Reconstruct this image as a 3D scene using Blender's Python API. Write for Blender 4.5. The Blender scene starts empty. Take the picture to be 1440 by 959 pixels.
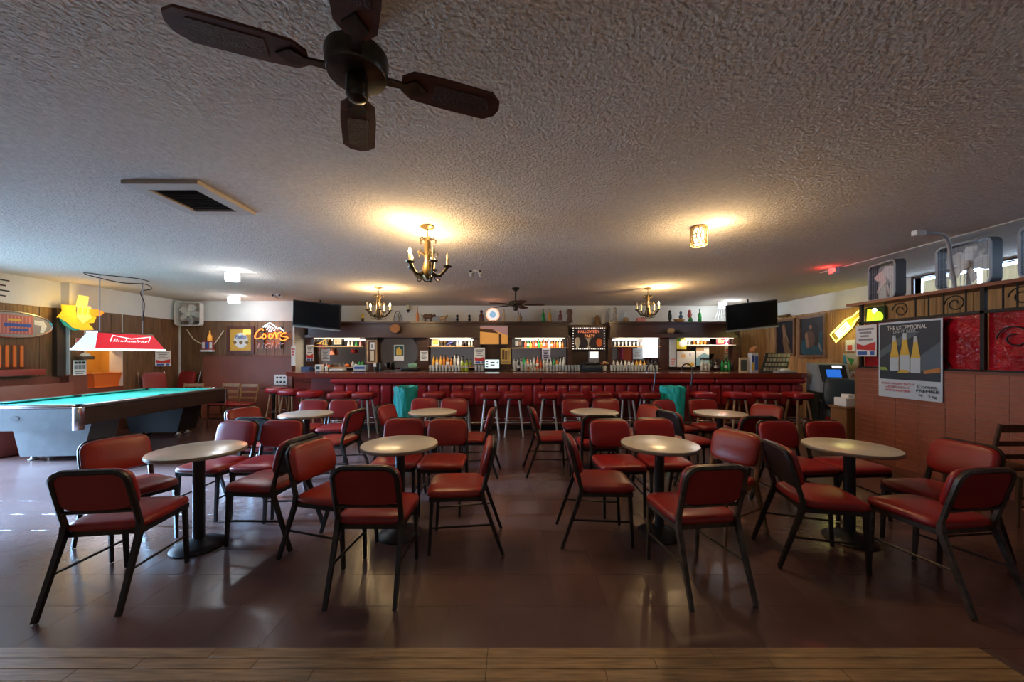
import bpy, bmesh, math, random
from mathutils import Vector, Matrix
random.seed(7)
S = bpy.context.scene
COL = S.collection
PI = math.pi
# ---------------------------------------------------------------- camera (1440x959 frame, focal length 510 px, eye 1.46 m, level, horizon at row 500)
F, CX, HY, EYE = 510.0, 720.0, 500.0, 1.46
cam = bpy.data.cameras.new('camera'); camo = bpy.data.objects.new('camera', cam); COL.objects.link(camo)
camo.location = (0, 0, EYE); camo.rotation_euler = (PI/2, 0, 0)
cam.sensor_fit = 'HORIZONTAL'; cam.sensor_width = 36; cam.lens = 36*F/1440
cam.shift_y = (HY-479.5)/1440; cam.clip_start = 0.02; cam.clip_end = 100
S.camera = camo
# ---------------------------------------------------------------- sky outside the doors and windows
w = bpy.data.worlds.new('sky'); S.world = w; w.use_nodes = True
bg = w.node_tree.nodes['Background']; bg.inputs[0].default_value = (0.46, 0.68, 1.0, 1); bg.inputs[1].default_value = 10.0
sun = bpy.data.lights.new('low_daylight', 'SUN'); sun.energy = 30.0; sun.color = (.30, .60, 1.0); sun.angle = math.radians(14)   # low light down the street through the left door
suno = bpy.data.objects.new('low_daylight', sun); COL.objects.link(suno); suno.location = (-14, 4, 4); suno.rotation_euler = Vector((1, .03, -.36)).to_track_quat('-Z', 'Y').to_euler()
S.view_settings.view_transform = 'Standard'; S.view_settings.look = 'None'
S.view_settings.exposure = 1.5; S.view_settings.gamma = 1.0; S.view_settings.use_curve_mapping = False
CEIL = 2.74

ORD = 'first second third fourth fifth sixth seventh eighth ninth tenth eleventh twelfth thirteenth fourteenth fifteenth sixteenth'.split()
def P(x, y, d): return Vector(((x-CX)*d/F, d, EYE-(y-HY)*d/F))   # a pixel at a known distance
def PX(x, d): return (x-CX)*d/F
def PZ(y, d): return EYE-(y-HY)*d/F

# ---------------------------------------------------------------- materials
MT = {}
def mat(name, col, rough=.5, metal=0., emit=None, es=0., bump=0., bscale=60., var=0., vscale=8., trans=0., alpha=1., coat=0., spec=.5, stretch=None):
    if name in MT: return MT[name]
    m = bpy.data.materials.new(name); m.use_nodes = True; nt = m.node_tree
    b = nt.nodes['Principled BSDF']
    b.inputs['Base Color'].default_value = (*col, 1); b.inputs['Roughness'].default_value = rough
    b.inputs['Metallic'].default_value = metal; b.inputs['Specular IOR Level'].default_value = spec
    b.inputs['Transmission Weight'].default_value = trans; b.inputs['Coat Weight'].default_value = coat
    if emit: b.inputs['Emission Color'].default_value = (*emit, 1); b.inputs['Emission Strength'].default_value = es
    if bump or var:
        tc = nt.nodes.new('ShaderNodeNewGeometry'); src = tc.outputs['Position']
        if stretch:
            mp = nt.nodes.new('ShaderNodeMapping'); mp.inputs['Scale'].default_value = stretch
            nt.links.new(src, mp.inputs[0]); src = mp.outputs[0]
    if var:
        n = nt.nodes.new('ShaderNodeTexNoise'); n.inputs['Scale'].default_value = vscale; n.inputs['Detail'].default_value = 5
        nt.links.new(src, n.inputs['Vector'])
        r = nt.nodes.new('ShaderNodeValToRGB')
        r.color_ramp.elements[0].position = .3; r.color_ramp.elements[1].position = .7
        r.color_ramp.elements[0].color = (*[c*(1-var) for c in col], 1)
        r.color_ramp.elements[1].color = (*[min(1, c*(1+var)) for c in col], 1)
        nt.links.new(n.outputs[0], r.inputs[0]); nt.links.new(r.outputs[0], b.inputs['Base Color'])
    if bump:
        n2 = nt.nodes.new('ShaderNodeTexNoise'); n2.inputs['Scale'].default_value = bscale; n2.inputs['Detail'].default_value = 3
        nt.links.new(src, n2.inputs['Vector'])
        bp = nt.nodes.new('ShaderNodeBump'); bp.inputs['Strength'].default_value = bump; bp.inputs['Distance'].default_value = .02
        nt.links.new(n2.outputs[0], bp.inputs['Height']); nt.links.new(bp.outputs[0], b.inputs['Normal'])
    MT[name] = m; return m
def glow(name, col, es): return mat(name, tuple(c*.6 for c in col), .5, emit=col, es=es*.36)

ceil_m = mat('popcorn ceiling', (.66, .575, .49), .95, bump=1.0, bscale=55, var=.10, vscale=30)
white_w = mat('white wall paint', (.74, .73, .70), .8, bump=.15, bscale=30, var=.05, vscale=3)
tile_m = mat('vinyl floor tile', (.125, .067, .059), .25, var=.22, vscale=1.1, spec=.75, bump=.04, bscale=30)
grout_m = mat('tile joint', (.11, .066, .061), .6)
oak_m = mat('worn hardwood', (.36, .225, .11), .5, var=.35, vscale=5, stretch=(1, 14, 1))
panel_dk = mat('dark wood panelling', (.17, .085, .038), .45, var=.35, vscale=4, stretch=(9, 9, .6))
panel_lt = mat('honey wood panelling', (.38, .20, .075), .42, var=.3, vscale=4, stretch=(9, 9, .6))
maroon_w = mat('maroon painted board', (.17, .05, .03), .5, var=.15, vscale=3)
brick_m = mat('red brick tile', (.285, .085, .045), .5, var=.25, vscale=2, bump=.2, bscale=90)
mortar_m = mat('brick mortar', (.36, .19, .15), .8)
dkwood = mat('dark mahogany', (.055, .022, .014), .33, var=.3, vscale=3, stretch=(.6, 9, 9))
bar_red = mat('red stained bar top', (.20, .028, .016), .22, var=.2, vscale=3, stretch=(.5, 9, 9), coat=.4)
vinyl = mat('red vinyl', (.27, .012, .011), .36, var=.14, vscale=3, bump=.03, bscale=200)
vinyl_or = mat('orange toned vinyl', (.30, .022, .010), .36, var=.14, vscale=3)  # red vinyl in a slightly more orange tone
vinyl_dk = mat('red vinyl back panel', (.26, .010, .012), .45, var=.1, vscale=3)
vinyl_blk = mat('black vinyl back panel', (.015, .012, .012), .45)
bar_vinyl = mat('crimson bar padding', (.36, .018, .026), .28, var=.12, vscale=3)
frame_m = mat('dark bronze frame', (.028, .020, .016), .38, metal=.3, var=.3, vscale=12)
frame_worn = mat('worn bronze frame', (.075, .055, .042), .4, metal=.4, var=.6, vscale=18)
frame_tan = mat('tan frame', (.24, .12, .045), .45, var=.2, vscale=6)
chrome = mat('chrome', (.7, .7, .72), .18, metal=1)
steel = mat('pale metal leg', (.50, .46, .42), .35, metal=.5)
woodleg = mat('tan wood leg', (.36, .20, .09), .5, var=.2, vscale=6)
laminate = mat('beige laminate', (.62, .56, .47), .24, var=.06, vscale=5)
edge_m = mat('table edge band', (.26, .22, .17), .35, metal=.3)
black = mat('black metal', (.012, .012, .013), .4)
blackp = mat('black plastic', (.012, .012, .014), .3)
screen_m = mat('dark screen', (.006, .007, .009), .12)
iron = mat('wrought iron', (.010, .010, .011), .45, metal=.4)
whitep = mat('white plastic', (.72, .71, .68), .45)
greyp = mat('grey plastic', (.30, .31, .33), .45)
paper = mat('white paper', (.78, .78, .76), .8)
gold = mat('antique brass', (.20, .13, .05), .4, metal=.7)
bronze = mat('fan bronze', (.055, .045, .03), .3, metal=.8, var=.4, vscale=20)
fanwood = mat('fan blade wood', (.095, .034, .017), .6, spec=.25, var=.25, vscale=4, stretch=(1, 8, 8))
cane = mat('fan cane inset', (.085, .04, .021), .7, spec=.2, bump=.6, bscale=120)
felt = mat('teal felt', (.01, .36, .32), .9)
alum = mat('scuffed silver side', (.085, .088, .093), .55, metal=.1, var=.18, vscale=6)
tblwood = mat('pool table side', (.045, .024, .016), .4, var=.2, vscale=5)
mirror = mat('mirror', (.44, .39, .37), .04, metal=1)
ink = mat('black ink', (.02, .02, .025), .6); redink = mat('red ink', (.55, .03, .03), .6)
greyink = mat('grey ink', (.25, .26, .28), .7); blueink = mat('blue ink', (.03, .10, .40), .6)
yellowp = mat('yellow', (.75, .48, .05), .5); orange = mat('orange plastic', (.75, .14, .02), .45)
teal = mat('teal bin liner', (.02, .48, .46), .4, bump=.5, bscale=25); green = mat('green', (.03, .25, .06), .5)
cream = mat('cream', (.68, .60, .42), .6); tan = mat('tan', (.42, .27, .13), .6); brown = mat('brown', (.13, .06, .03), .5)
skin = mat('painted skin tone', (.26, .14, .08), .7); navy = mat('navy', (.010, .010, .018), .5)
red = mat('red', (.55, .03, .03), .45); pink = mat('pink', (.65, .25, .25), .6); tealp = mat('teal paint', (.010, .065, .09), .6)
glassm = mat('clear glass', (.80, .86, .86), .12, trans=.35, spec=.7)
redglass = mat('red ribbed glass', (.36, .006, .012), .12, bump=.8, bscale=10, var=.35, vscale=5)
curtain_m = mat('cream curtain', (.62, .46, .24), .8)
_nt = curtain_m.node_tree; _tr = _nt.nodes.new('ShaderNodeBsdfTranslucent'); _tr.inputs[0].default_value = (.62, .47, .26, 1); _mx = _nt.nodes.new('ShaderNodeMixShader'); _mx.inputs[0].default_value = .05
_nt.links.new(_nt.nodes['Principled BSDF'].outputs[0], _mx.inputs[1]); _nt.links.new(_tr.outputs[0], _mx.inputs[2]); _nt.links.new(_mx.outputs[0], _nt.nodes['Material Output'].inputs[0])

# ---------------------------------------------------------------- mesh builder
class B:
    def __init__(s): s.v = []; s.f = []
    def add(s, vs, fs, m=None):
        o = len(s.v)
        s.v += [tuple(m @ Vector(v)) if m else tuple(v) for v in vs]
        s.f += [tuple(i+o for i in f) for f in fs]; return s
    def box(s, c, d, m=None):
        x, y, z = c; a, b, e = d[0]/2, d[1]/2, d[2]/2
        vs = [(x+i*a, y+j*b, z+k*e) for i in (-1, 1) for j in (-1, 1) for k in (-1, 1)]
        return s.add(vs, [(0,1,3,2),(4,6,7,5),(0,4,5,1),(2,3,7,6),(0,2,6,4),(1,5,7,3)], m)
    def bb(s, lo, hi, m=None):
        return s.box([(lo[i]+hi[i])/2 for i in range(3)], [abs(hi[i]-lo[i]) for i in range(3)], m)
    def cbox(s, c, d, bev=.01, seg=2, m=None):
        bm = bmesh.new(); bmesh.ops.create_cube(bm, size=1)
        for v in bm.verts: v.co = Vector((v.co.x*d[0]+c[0], v.co.y*d[1]+c[1], v.co.z*d[2]+c[2]))
        bmesh.ops.bevel(bm, geom=bm.edges[:]+bm.verts[:], offset=min(bev, min(d)*.49), segments=seg, profile=.5, affect='EDGES')
        bm.verts.index_update()
        s.add([v.co.copy() for v in bm.verts], [[v.index for v in f.verts] for f in bm.faces], m); bm.free(); return s
    def lathe(s, prof, n=16, c=(0,0,0), m=None, a0=0, sx=1, sy=1):
        vs = []; fs = []
        for r, z in prof:
            for i in range(n):
                a = a0+2*PI*i/n; vs.append((c[0]+r*sx*math.cos(a), c[1]+r*sy*math.sin(a), c[2]+z))
        k = len(prof)
        for j in range(k-1):
            for i in range(n):
                i2 = (i+1) % n; fs.append((j*n+i, j*n+i2, (j+1)*n+i2, (j+1)*n+i))
        fs.append(tuple(range(n-1, -1, -1))); fs.append(tuple((k-1)*n+i for i in range(n)))
        return s.add(vs, fs, m)
    def tube(s, pts, r, n=8, closed=False, m=None, flat=None):
        pts = [Vector(p) for p in pts]; k = len(pts); vs = []; fs = []
        up = Vector((0, 0, 1)); prev = None
        for i, p in enumerate(pts):
            a = pts[i-1] if (i > 0 or closed) else p; b = pts[(i+1) % k] if (i < k-1 or closed) else p
            t = (b-a).normalized()
            if prev is None:
                ref = up if abs(t.z) < .9 else Vector((0, 1, 0))
                u = t.cross(ref).normalized()
            else: u = (prev-t*prev.dot(t)).normalized()
            prev = u; w2 = t.cross(u)
            rr = r[i] if isinstance(r, (list, tuple)) else r
            for j in range(n):
                an = 2*PI*j/n+PI/n
                vs.append(p+u*rr*math.cos(an)+w2*rr*math.sin(an)*(flat or 1))
        for i in range(k if closed else k-1):
            i2 = (i+1) % k
            for j in range(n):
                j2 = (j+1) % n; fs.append((i*n+j, i*n+j2, i2*n+j2, i2*n+j))
        if not closed: fs.append(tuple(range(n-1, -1, -1))); fs.append(tuple((k-1)*n+j for j in range(n)))
        return s.add(vs, fs, m)
    def prism(s, poly, z0, z1, m=None):            # poly in local x,y extruded along z
        n = len(poly); vs = [(x, y, z0) for x, y in poly]+[(x, y, z1) for x, y in poly]
        fs = [tuple(range(n-1, -1, -1)), tuple(range(n, 2*n))]+[(i, (i+1) % n, n+(i+1) % n, n+i) for i in range(n)]
        return s.add(vs, fs, m)
    def plate(s, poly, y0, y1, m=None):            # poly in local x,z, thickness along y (y0 is the front, towards -y)
        n = len(poly); vs = [(x, y0, z) for x, z in poly]+[(x, y1, z) for x, z in poly]
        fs = [tuple(range(n)), tuple(range(2*n-1, n-1, -1))]+[(i, n+i, n+(i+1) % n, (i+1) % n) for i in range(n)]
        return s.add(vs, fs, m)
    def cushion(s, w, d, prof, e=5, n=32, m=None):  # stack of superellipse rings: prof = [(scale, z)]
        vs = []; fs = []
        for sc, z in prof:
            for i in range(n):
                a = 2*PI*i/n; c, q = math.cos(a), math.sin(a)
                vs.append((math.copysign(abs(c)**(2/e), c)*w/2*sc, math.copysign(abs(q)**(2/e), q)*d/2*sc, z))
        k = len(prof)
        for j in range(k-1):
            for i in range(n):
                i2 = (i+1) % n; fs.append((j*n+i, j*n+i2, (j+1)*n+i2, (j+1)*n+i))
        fs.append(tuple(range(n-1, -1, -1))); fs.append(tuple((k-1)*n+i for i in range(n)))
        return s.add(vs, fs, m)
    def build(s, name, m, parent=None, smooth=True, ang=40):
        me = bpy.data.meshes.new(name); me.from_pydata(s.v, [], s.f); me.update()
        bm = bmesh.new(); bm.from_mesh(me); bmesh.ops.recalc_face_normals(bm, faces=bm.faces); bm.to_mesh(me); bm.free()
        if smooth:
            me.polygons.foreach_set('use_smooth', [True]*len(me.polygons)); me.set_sharp_from_angle(angle=math.radians(ang))
        me.materials.append(m)
        o = bpy.data.objects.new(name, me); COL.objects.link(o)
        if parent: o.parent = parent
        return o
def inst(name, me, parent, loc, rz=0, sc=None):
    o = bpy.data.objects.new(name, me); COL.objects.link(o); o.parent = parent; o.location = loc; o.rotation_euler = (0, 0, rz)
    if sc: o.scale = sc
    return o
def tag(o, label, cat, group=None):
    o['label'] = label; o['category'] = cat
    if group: o['group'] = group
    return o
def struct(o): o['kind'] = 'structure'; return o
def thing(name, label, cat, loc=(0, 0, 0), rz=0, group=None):
    o = bpy.data.objects.new(name, None); COL.objects.link(o); o.empty_display_size = .1
    o.location = loc; o.rotation_euler = (0, 0, rz); return tag(o, label, cat, group)
def dup(o, parent=None):
    c = o.copy(); COL.objects.link(c)
    if parent: c.parent = parent
    for ch in list(o.children): dup(ch, c)
    return c
def place(o, loc, rz=0): o.location = loc; o.rotation_euler = (0, 0, rz); return o
def text(body, size, m, parent, loc, name='lettering', rot=(PI/2, 0, 0), depth=.002, shear=0, width=None, bevel=0):
    cu = bpy.data.curves.new(name, 'FONT'); cu.body = body; cu.size = size; cu.extrude = depth; cu.align_x = 'CENTER'; cu.align_y = 'CENTER'
    cu.shear = shear; cu.bevel_depth = bevel; cu.resolution_u = 3
    t = bpy.data.objects.new(name, cu); COL.objects.link(t)
    dg = bpy.context.evaluated_depsgraph_get(); me = bpy.data.meshes.new_from_object(t.evaluated_get(dg))
    bpy.data.objects.remove(t); bpy.data.curves.remove(cu)
    me.name = name; me.materials.clear(); me.materials.append(m)
    o = bpy.data.objects.new(name, me); COL.objects.link(o); o.parent = parent; o.location = loc; o.rotation_euler = rot
    if width:
        xs = [v.co.x for v in me.vertices]; o.scale.x = width/max(1e-6, max(xs)-min(xs))
    return o
def point(parent, loc, col, watts, r=.04, name='bulb_light'):
    l = bpy.data.lights.new(name, 'POINT'); l.color = col; l.energy = watts; l.shadow_soft_size = r
    o = bpy.data.objects.new(name, l); COL.objects.link(o); o.location = loc
    if parent: o.parent = parent
    return o
def portal(loc, rot, sx, sy):
    l = bpy.data.lights.new('window_portal', 'AREA'); l.shape = 'RECTANGLE'; l.size = sx; l.size_y = sy; l.cycles.is_portal = True
    o = bpy.data.objects.new('window_portal', l); COL.objects.link(o); o.location = loc; o.rotation_euler = rot
def rrect(w2, h2, r, n=5, cx=0, cz=0):
    pts = []
    for (sx, sz, a0) in ((1, 1, 0), (-1, 1, PI/2), (-1, -1, PI), (1, -1, 1.5*PI)):
        for i in range(n+1):
            a = a0+PI/2*i/n; pts.append((cx+sx*(w2-r)+r*math.cos(a), cz+sz*(h2-r)+r*math.sin(a)))
    return pts
def smooth(p, k=5):
    p = [Vector(v) for v in p]; out = []
    for i in range(len(p)-1):
        a, b, c, d = p[max(i-1, 0)], p[i], p[i+1], p[min(i+2, len(p)-1)]
        for j in range(k):
            t = j/k; out.append(.5*((2*b)+(c-a)*t+(2*a-5*b+4*c-d)*t*t+(3*b-a-3*c+d)*t**3))
    return out+[p[-1]]
def blob(*pp):
    p = [Vector((x, z, 0)) for x, z in pp]; n = len(p); out = []
    for i in range(n):
        a, b, c, d = p[i-1], p[i], p[(i+1) % n], p[(i+2) % n]
        for j in range(5):
            t = j/5; v = .5*((2*b)+(c-a)*t+(2*a-5*b+4*c-d)*t*t+(3*b-a-3*c+d)*t**3); out.append((v.x, v.y))
    return out
def circ(r, n=24, cx=0, cz=0, rz=None): return [(cx+r*math.cos(2*PI*i/n), cz+(rz or r)*math.sin(2*PI*i/n)) for i in range(n)]

# ================================================================ THE ROOM
XL, XL2, XR, YB, YB2, YF = -7.9, -7.75, 6.5, 9.3, 8.5, -2.5
floor = struct(B().bb((XL-.3, YF-.1, -.12), (XR+.1, YB+.1, -.0012)).build('floor', grout_m, smooth=False))
ceiling = struct(B().bb((XL-.3, YF-.1, CEIL), (XR+.1, YB+.1, CEIL+.1)).build('ceiling', ceil_m, smooth=False))
# vinyl tiles: the 300 that show largest are pieces, the rest one field
T = .305
tm = B().cbox((0, 0, -.004), (T-.001, T-.001, .008), .0004, 1).build('tile', tile_m); tme = tm.data; bpy.data.objects.remove(tm)
tiles = []
for i in range(-26, 22):
    for j in range(-14, 31):
        x, y = .1+i*T, 1.81+T/2+j*T
        if not (XL < x < XR and YF+.1 < y < YB): continue
        if y < 1.82 and x < 2.34+.1 and y > -2.0 and x > -6: continue
        vis = y > 1.7 and abs(x)/y < 1.5
        tiles.append((0 if vis else 1, x*x*.5+y*y, x, y))
tiles.sort()
fld = B()
for k, (h, dd, x, y) in enumerate(tiles):
    if k < 300 and not h: inst('tile', tme, floor, (x, y, 0))
    else: fld.box((x, y, -.004), (T-.001, T-.001, .008))
fo = fld.build('tile_field', tile_m, floor, smooth=False); fo['kind'] = 'stuff'
# hardwood strip in front: boards along X with a worn edge board
pb = [B().cbox((0, 0, -.004), (L-.002, .060, .010), .0015, 1).build('plank', oak_m) for L in (.55, .8, 1.1)]
pme = [(o.data, L) for o, L in zip(pb, (.55, .8, 1.1))]
for o in pb: bpy.data.objects.remove(o)
n = 0
for r in range(22):
    y = 1.78-.062*r; x = 2.33; k = r
    while x > -4.2 and n < 290:
        me, L = pme[(k*7+r) % 3]; inst('plank', me, floor, (x-L/2, y, .002)); x -= L; k += 1; n += 1
struct(B().bb((-6, -2.4, -.01), (2.36, .42, .001)).build('floor_hardwood', oak_m, smooth=False))
# walls
def wall(name, boxes, m=white_w):
    b = B()
    for lo, hi in boxes: b.bb(lo, hi)
    return struct(b.build(name, m, smooth=False))
D0, D1, DH = 3.02, 4.98, 2.15      # street door opening in the left wall
A0, A1, AZ0, AZ1 = 6.60, 7.22, .86, 1.60   # pass-through to the ochre room
wl = wall('wall_left', [((XL-.12, YF, 0), (XL, D0, CEIL)), ((XL-.12, D1, 0), (XL, 6.35, CEIL)), ((XL-.12, D0, DH), (XL, D1, CEIL)),
    ((XL-.12, 6.35, 0), (XL2, A0, CEIL)), ((XL-.12, A1, 0), (XL2, YB2+.1, CEIL)), ((XL-.12, A0, AZ1), (XL2, A1, CEIL)), ((XL-.12, A0, 0), (XL2, A1, AZ0))])
wbl = wall('wall_back_left', [((XL2, YB2, 0), (-5.1, YB2+.1, CEIL)), ((-5.2, YB2+.1, 0), (-5.1, YB, CEIL))])
wb = wall('wall_back', [((-5.2, YB, 0), (XR, YB+.1, CEIL))])
W0, W1, WZ0, WZ1 = 1.2, 5.85, 2.42, 2.70
wr = wall('wall_right', [((XR, YF, 0), (XR+.12, W0, CEIL)), ((XR, W1, 0), (XR+.12, YB, CEIL)), ((XR, W0, 0), (XR+.12, W1, WZ0)), ((XR, W0, WZ1), (XR+.12, W1, CEIL))])
wf = wall('wall_front', [((XL, YF-.1, 0), (XR, YF, CEIL))])
# street door frame and jambs (left wall), sidewalk outside
dj = B(); dj.bb((XL-.14, D0-.08, 0), (XL+.02, D0, DH+.08)).bb((XL-.14, D1, 0), (XL+.02, D1+.08, DH+.08)).bb((XL-.14, D0, DH), (XL+.02, D1, DH+.08)); dj.bb((XL-.08, (D0+D1)/2-.03, 0), (XL-.02, (D0+D1)/2+.03, DH))
struct(dj.build('door_1', dkwood, smooth=False))
struct(B().bb((XL-9, -6, -.15), (XL-.3, 14, -.02)).build('ground_outside', mat('concrete', (.35, .35, .35), .8), smooth=False))
portal((XL-.05, (D0+D1)/2, DH/2), (0, -PI/2, 0), DH, D1-D0)
portal((XR+.05, (W0+W1)/2, (WZ0+WZ1)/2), (0, PI/2, 0), WZ1-WZ0, W1-W0)
# clerestory window frame, right wall
wn = struct(B().bb((XR-.02, W0-.04, WZ0-.04), (XR+.1, W1+.04, WZ0)).bb((XR-.02, W0-.04, WZ1), (XR+.1, W1+.04, WZ1+.03)).bb((XR-.02, W1, WZ0), (XR+.1, W1+.04, WZ1)).build('window_1', dkwood, smooth=False))
for k, (a, b2) in enumerate(((1.25, 1.95), (2.0, 2.6), (2.65, 3.55), (3.6, 4.35), (4.4, 5.05), (5.1, 5.78))):
    cb = B(); nn = 28; pts = []
    for i in range(nn+1): pts.append((XR+.045+.012*math.sin(i*1.9), a+(b2-a)*i/nn))
    cb.add([(x, y, z) for z in (WZ0+.015, WZ1-.05) for x, y in pts], [(i, i+1, nn+2+i, nn+1+i) for i in range(nn)])
    cb.build('curtain_panel', curtain_m, wn)
# shallow ceiling beam over the partition
struct(B().bb((4.75, YF, CEIL-.012), (5.25, 5.6, CEIL)).build('trim_1', ceil_m, smooth=False))
# wood panelling boards, each its own piece
bd = B().cbox((0, 0, .5), (.196, .014, 1), .004, 1).build('panel_board', panel_dk); bdd = bd.data; bpy.data.objects.remove(bd)
bl = B().cbox((0, 0, .5), (.146, .014, 1), .004, 1).build('panel_board', panel_lt); bdl = bl.data; bpy.data.objects.remove(bl)
def boards(par, me, w, a, b2, fixed, axis, z0, z1):
    k = 0; t = a+w/2
    while t < b2:
        if axis == 'x': inst('panel_board', me, par, (t, fixed, z0), 0, (1, 1, z1-z0))
        else: inst('panel_board', me, par, (fixed, t, z0), PI/2, (1, 1, z1-z0))
        t += w; k += 1
boards(wbl, bdd, .2, XL2, -5.1, YB2-.008, 'x', 0, 2.27)
boards(wl, bdd, .2, 5.05, 6.35, XL+.008, 'y', 1.11, 2.28)
boards(wl, bdd, .2, 6.36, A0, XL2+.008, 'y', 1.11, 2.28)
boards(wl, bdd, .2, A0, A1, XL2+.008, 'y', AZ1, 2.28)
boards(wl, bdd, .2, A1, YB2, XL2+.008, 'y', 0, 2.28)
boards(wb, bdl, .15, 5.6, XR, YB-.008, 'x', 0, 2.38)
boards(wb, bdd, .2, -5.1, -4.5, YB-.008, 'x', 0, 2.27)
boards(wr, bdl, .15, 3.0, YB, XR-.008, 'y', 0, 2.38)
wains = struct(B().bb((XL, 5.06, 0), (XL+.03, 6.34, 1.11)).bb((XL2, 6.34, 0), (XL2+.03, A0, 1.13)).bb((XL2, A0, 0), (XL2+.03, A1, AZ0)).bb((XL, 6.32, 0), (XL2+.03, 6.345, 1.11)).build('trim_2', maroon_w, smooth=False))
# dark corner post where the left wall steps out
struct(B().bb((XL, 6.22, 1.11), (XL+.10, 6.34, 2.28)).build('trim_3', mat('dark post', (.05, .03, .018), .5), smooth=False))
# ochre alcove behind the pass-through
struct(B().bb((XL-.95, A0-.25, .3), (XL-.9, A1+.6, 2.1)).bb((XL-.95, A1+.55, .3), (XL-.12, A1+.6, 2.1)).bb((XL-.95, A0-.3, .3), (XL-.12, A0-.25, 2.1)).bb((XL-.95, A0-.3, .3), (XL-.12, A1+.6, .34)).bb((XL-.95, A0-.3, 2.06), (XL-.12, A1+.6, 2.1)).build('wall_alcove', mat('ochre paint', (.62, .36, .08), .7), smooth=False))
struct(B().bb((XL-.9, A0+.28, .34), (XL-.84, A0+.5, 2.06)).build('trim_4', brown, smooth=False))
al = thing('alcove_lamp', 'small bare bulb lamp inside the ochre alcove', 'lamp', (XL-.4, 6.9, 1.98))
B().lathe([(.012, .08), (.02, .04), (.05, .02), (.05, -.03), (.02, -.06)], 12).build('bulb', glow('warm bulb', (1, .75, .4), 6), al)
point(al, (0, 0, -.1), (1, .72, .4), 5)
tub = thing('storage_tub', 'bright orange plastic tub on the pass-through ledge', 'tub', (XL2-.05, 6.9, AZ0+.002), PI/2)
b = B(); b.prism([(-.22, -.1), (.22, -.1), (.22, .1), (-.22, .1)], 0, .02)
for sx in (-1, 1): b.add([(sx*.2, -.09, 0), (sx*.2, .09, 0), (sx*.24, .12, .26), (sx*.24, -.12, .26), (sx*.185, -.08, 0), (sx*.185, .08, 0), (sx*.225, .11, .26), (sx*.225, -.11, .26)], [(0,1,2,3), (7,6,5,4), (3,2,6,7), (0,3,7,4), (1,5,6,2)])
for sy in (-1, 1): b.add([(-.2, sy*.09, 0), (.2, sy*.09, 0), (.24, sy*.12, .26), (-.24, sy*.12, .26), (-.19, sy*.078, 0), (.19, sy*.078, 0), (.225, sy*.108, .26), (-.225, sy*.108, .26)], [(0,1,2,3), (7,6,5,4), (3,2,6,7), (0,3,7,4), (1,5,6,2)])
b.build('body', orange, tub); B().tube([(x, z, .26) for x, z in rrect(.245, .125, .02)], .012, 6, True).build('rim', orange, tub)
# baseboards
struct(B().bb((XL2, YB2-.03, 0), (-5.1, YB2-.015, .1)).build('baseboard_back', dkwood, smooth=False))

# ================================================================ BRICK PARTITION with red glass and iron
XP = 4.84; PD0, PD1, BZ = .9, 5.1, 1.28
part = struct(B().bb((XP+.005, PD0, 0), (XP+.16, PD1-.02, BZ-.02)).build('wall_partition', mortar_m, smooth=False))
bw, bh = (PD1-PD0)/16, (BZ-.06)/18
bk = B().cbox((0, 0, 0), (bw-.006, .024, bh-.005), .0015, 1).build('brick', brick_m); bke = bk.data; bpy.data.objects.remove(bk)
for i in range(16):
    for j in range(18):
        inst('brick', bke, part, (XP+.012+random.uniform(-.002, .002), PD0+bw*(i+.5), .06+bh*(j+.5)), PI/2)
B().bb((XP-.01, PD0, 0), (XP+.02, PD1, .06)).build('base_trim', maroon_w, part)
B().bb((XP-.005, PD0, BZ-.02), (XP+.17, PD1, BZ+.012)).build('ledge', maroon_w, part)
B().bb((XP, PD1-.02, 0), (XP+.17, PD1+.02, BZ)).build('end_board', mat('end board brown', (.22, .09, .035), .5), part)
sc = thing('partition_screen', 'black wrought iron screen with red ribbed glass above the brick partition', 'screen', (XP, 0, BZ+.012))
z1, z2 = .62, .87                      # iron rail, underside of the shelf
for k, d in enumerate((5.06, 3.75, 2.4, 1.1)): B().bb((.02, d-.018, 0), (.055, d+.018, z2)).build('post', iron, sc)
B().bb((.02, PD0, z1-.015), (.06, PD1, z1+.015)).build('rail', iron, sc)
B().bb((.02, PD0, 0), (.06, PD1, .02)).build('rail', iron, sc)
for a, b2 in ((3.77, 5.04), (2.42, 3.73), (1.12, 2.38)): B().bb((.066, a, .02), (.08, b2, z1-.015)).build('glass_panel', redglass, sc)
for px in (1240, 1283, 1301, 1322, 1353, 1405, 1425): 
    d = XP*F/(px-CX); B().tube([(.04, d, z1), (.04, d, z2)], .008, 6).build('upright', iron, sc)
def spiral(y, z, r, tw=1.6, a0=0, n=26, sgn=1): return [(.04, y+sgn*(r*(1-.75*i/n))*math.cos(a0+tw*2*PI*i/n), z+(r*(1-.75*i/n))*math.sin(a0+tw*2*PI*i/n)) for i in range(n+1)]
for px in (1262, 1338, 1432): B().tube(spiral(XP*F/(px-CX), z1+.12, .10, 1.5), .007, 6).build('scroll', iron, sc)
for d in (4.6, 4.2, 3.4, 2.9):
    B().tube([(.045, d-.16, .04), (.045, d, .3), (.045, d-.16, .58)], .007, 6).build('scroll', iron, sc)
    B().tube(spiral(d+.12, .34, .13, 1.3), .007, 6).build('scroll', iron, sc)
    B().tube([(.05, d, .02), (.05, d, z1)], .008, 6).build('upright', iron, sc)
tag(B().bb((XP-.03, PD0, BZ+.012+z2), (XP+.26, PD1+.12, BZ+.012+z2+.035)).build('partition_shelf', mat('red brown shelf', (.24, .07, .04), .4), smooth=False), 'red brown wooden shelf capping the iron screen of the brick partition', 'shelf')
SHZ = BZ+.012+z2+.035

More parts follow.
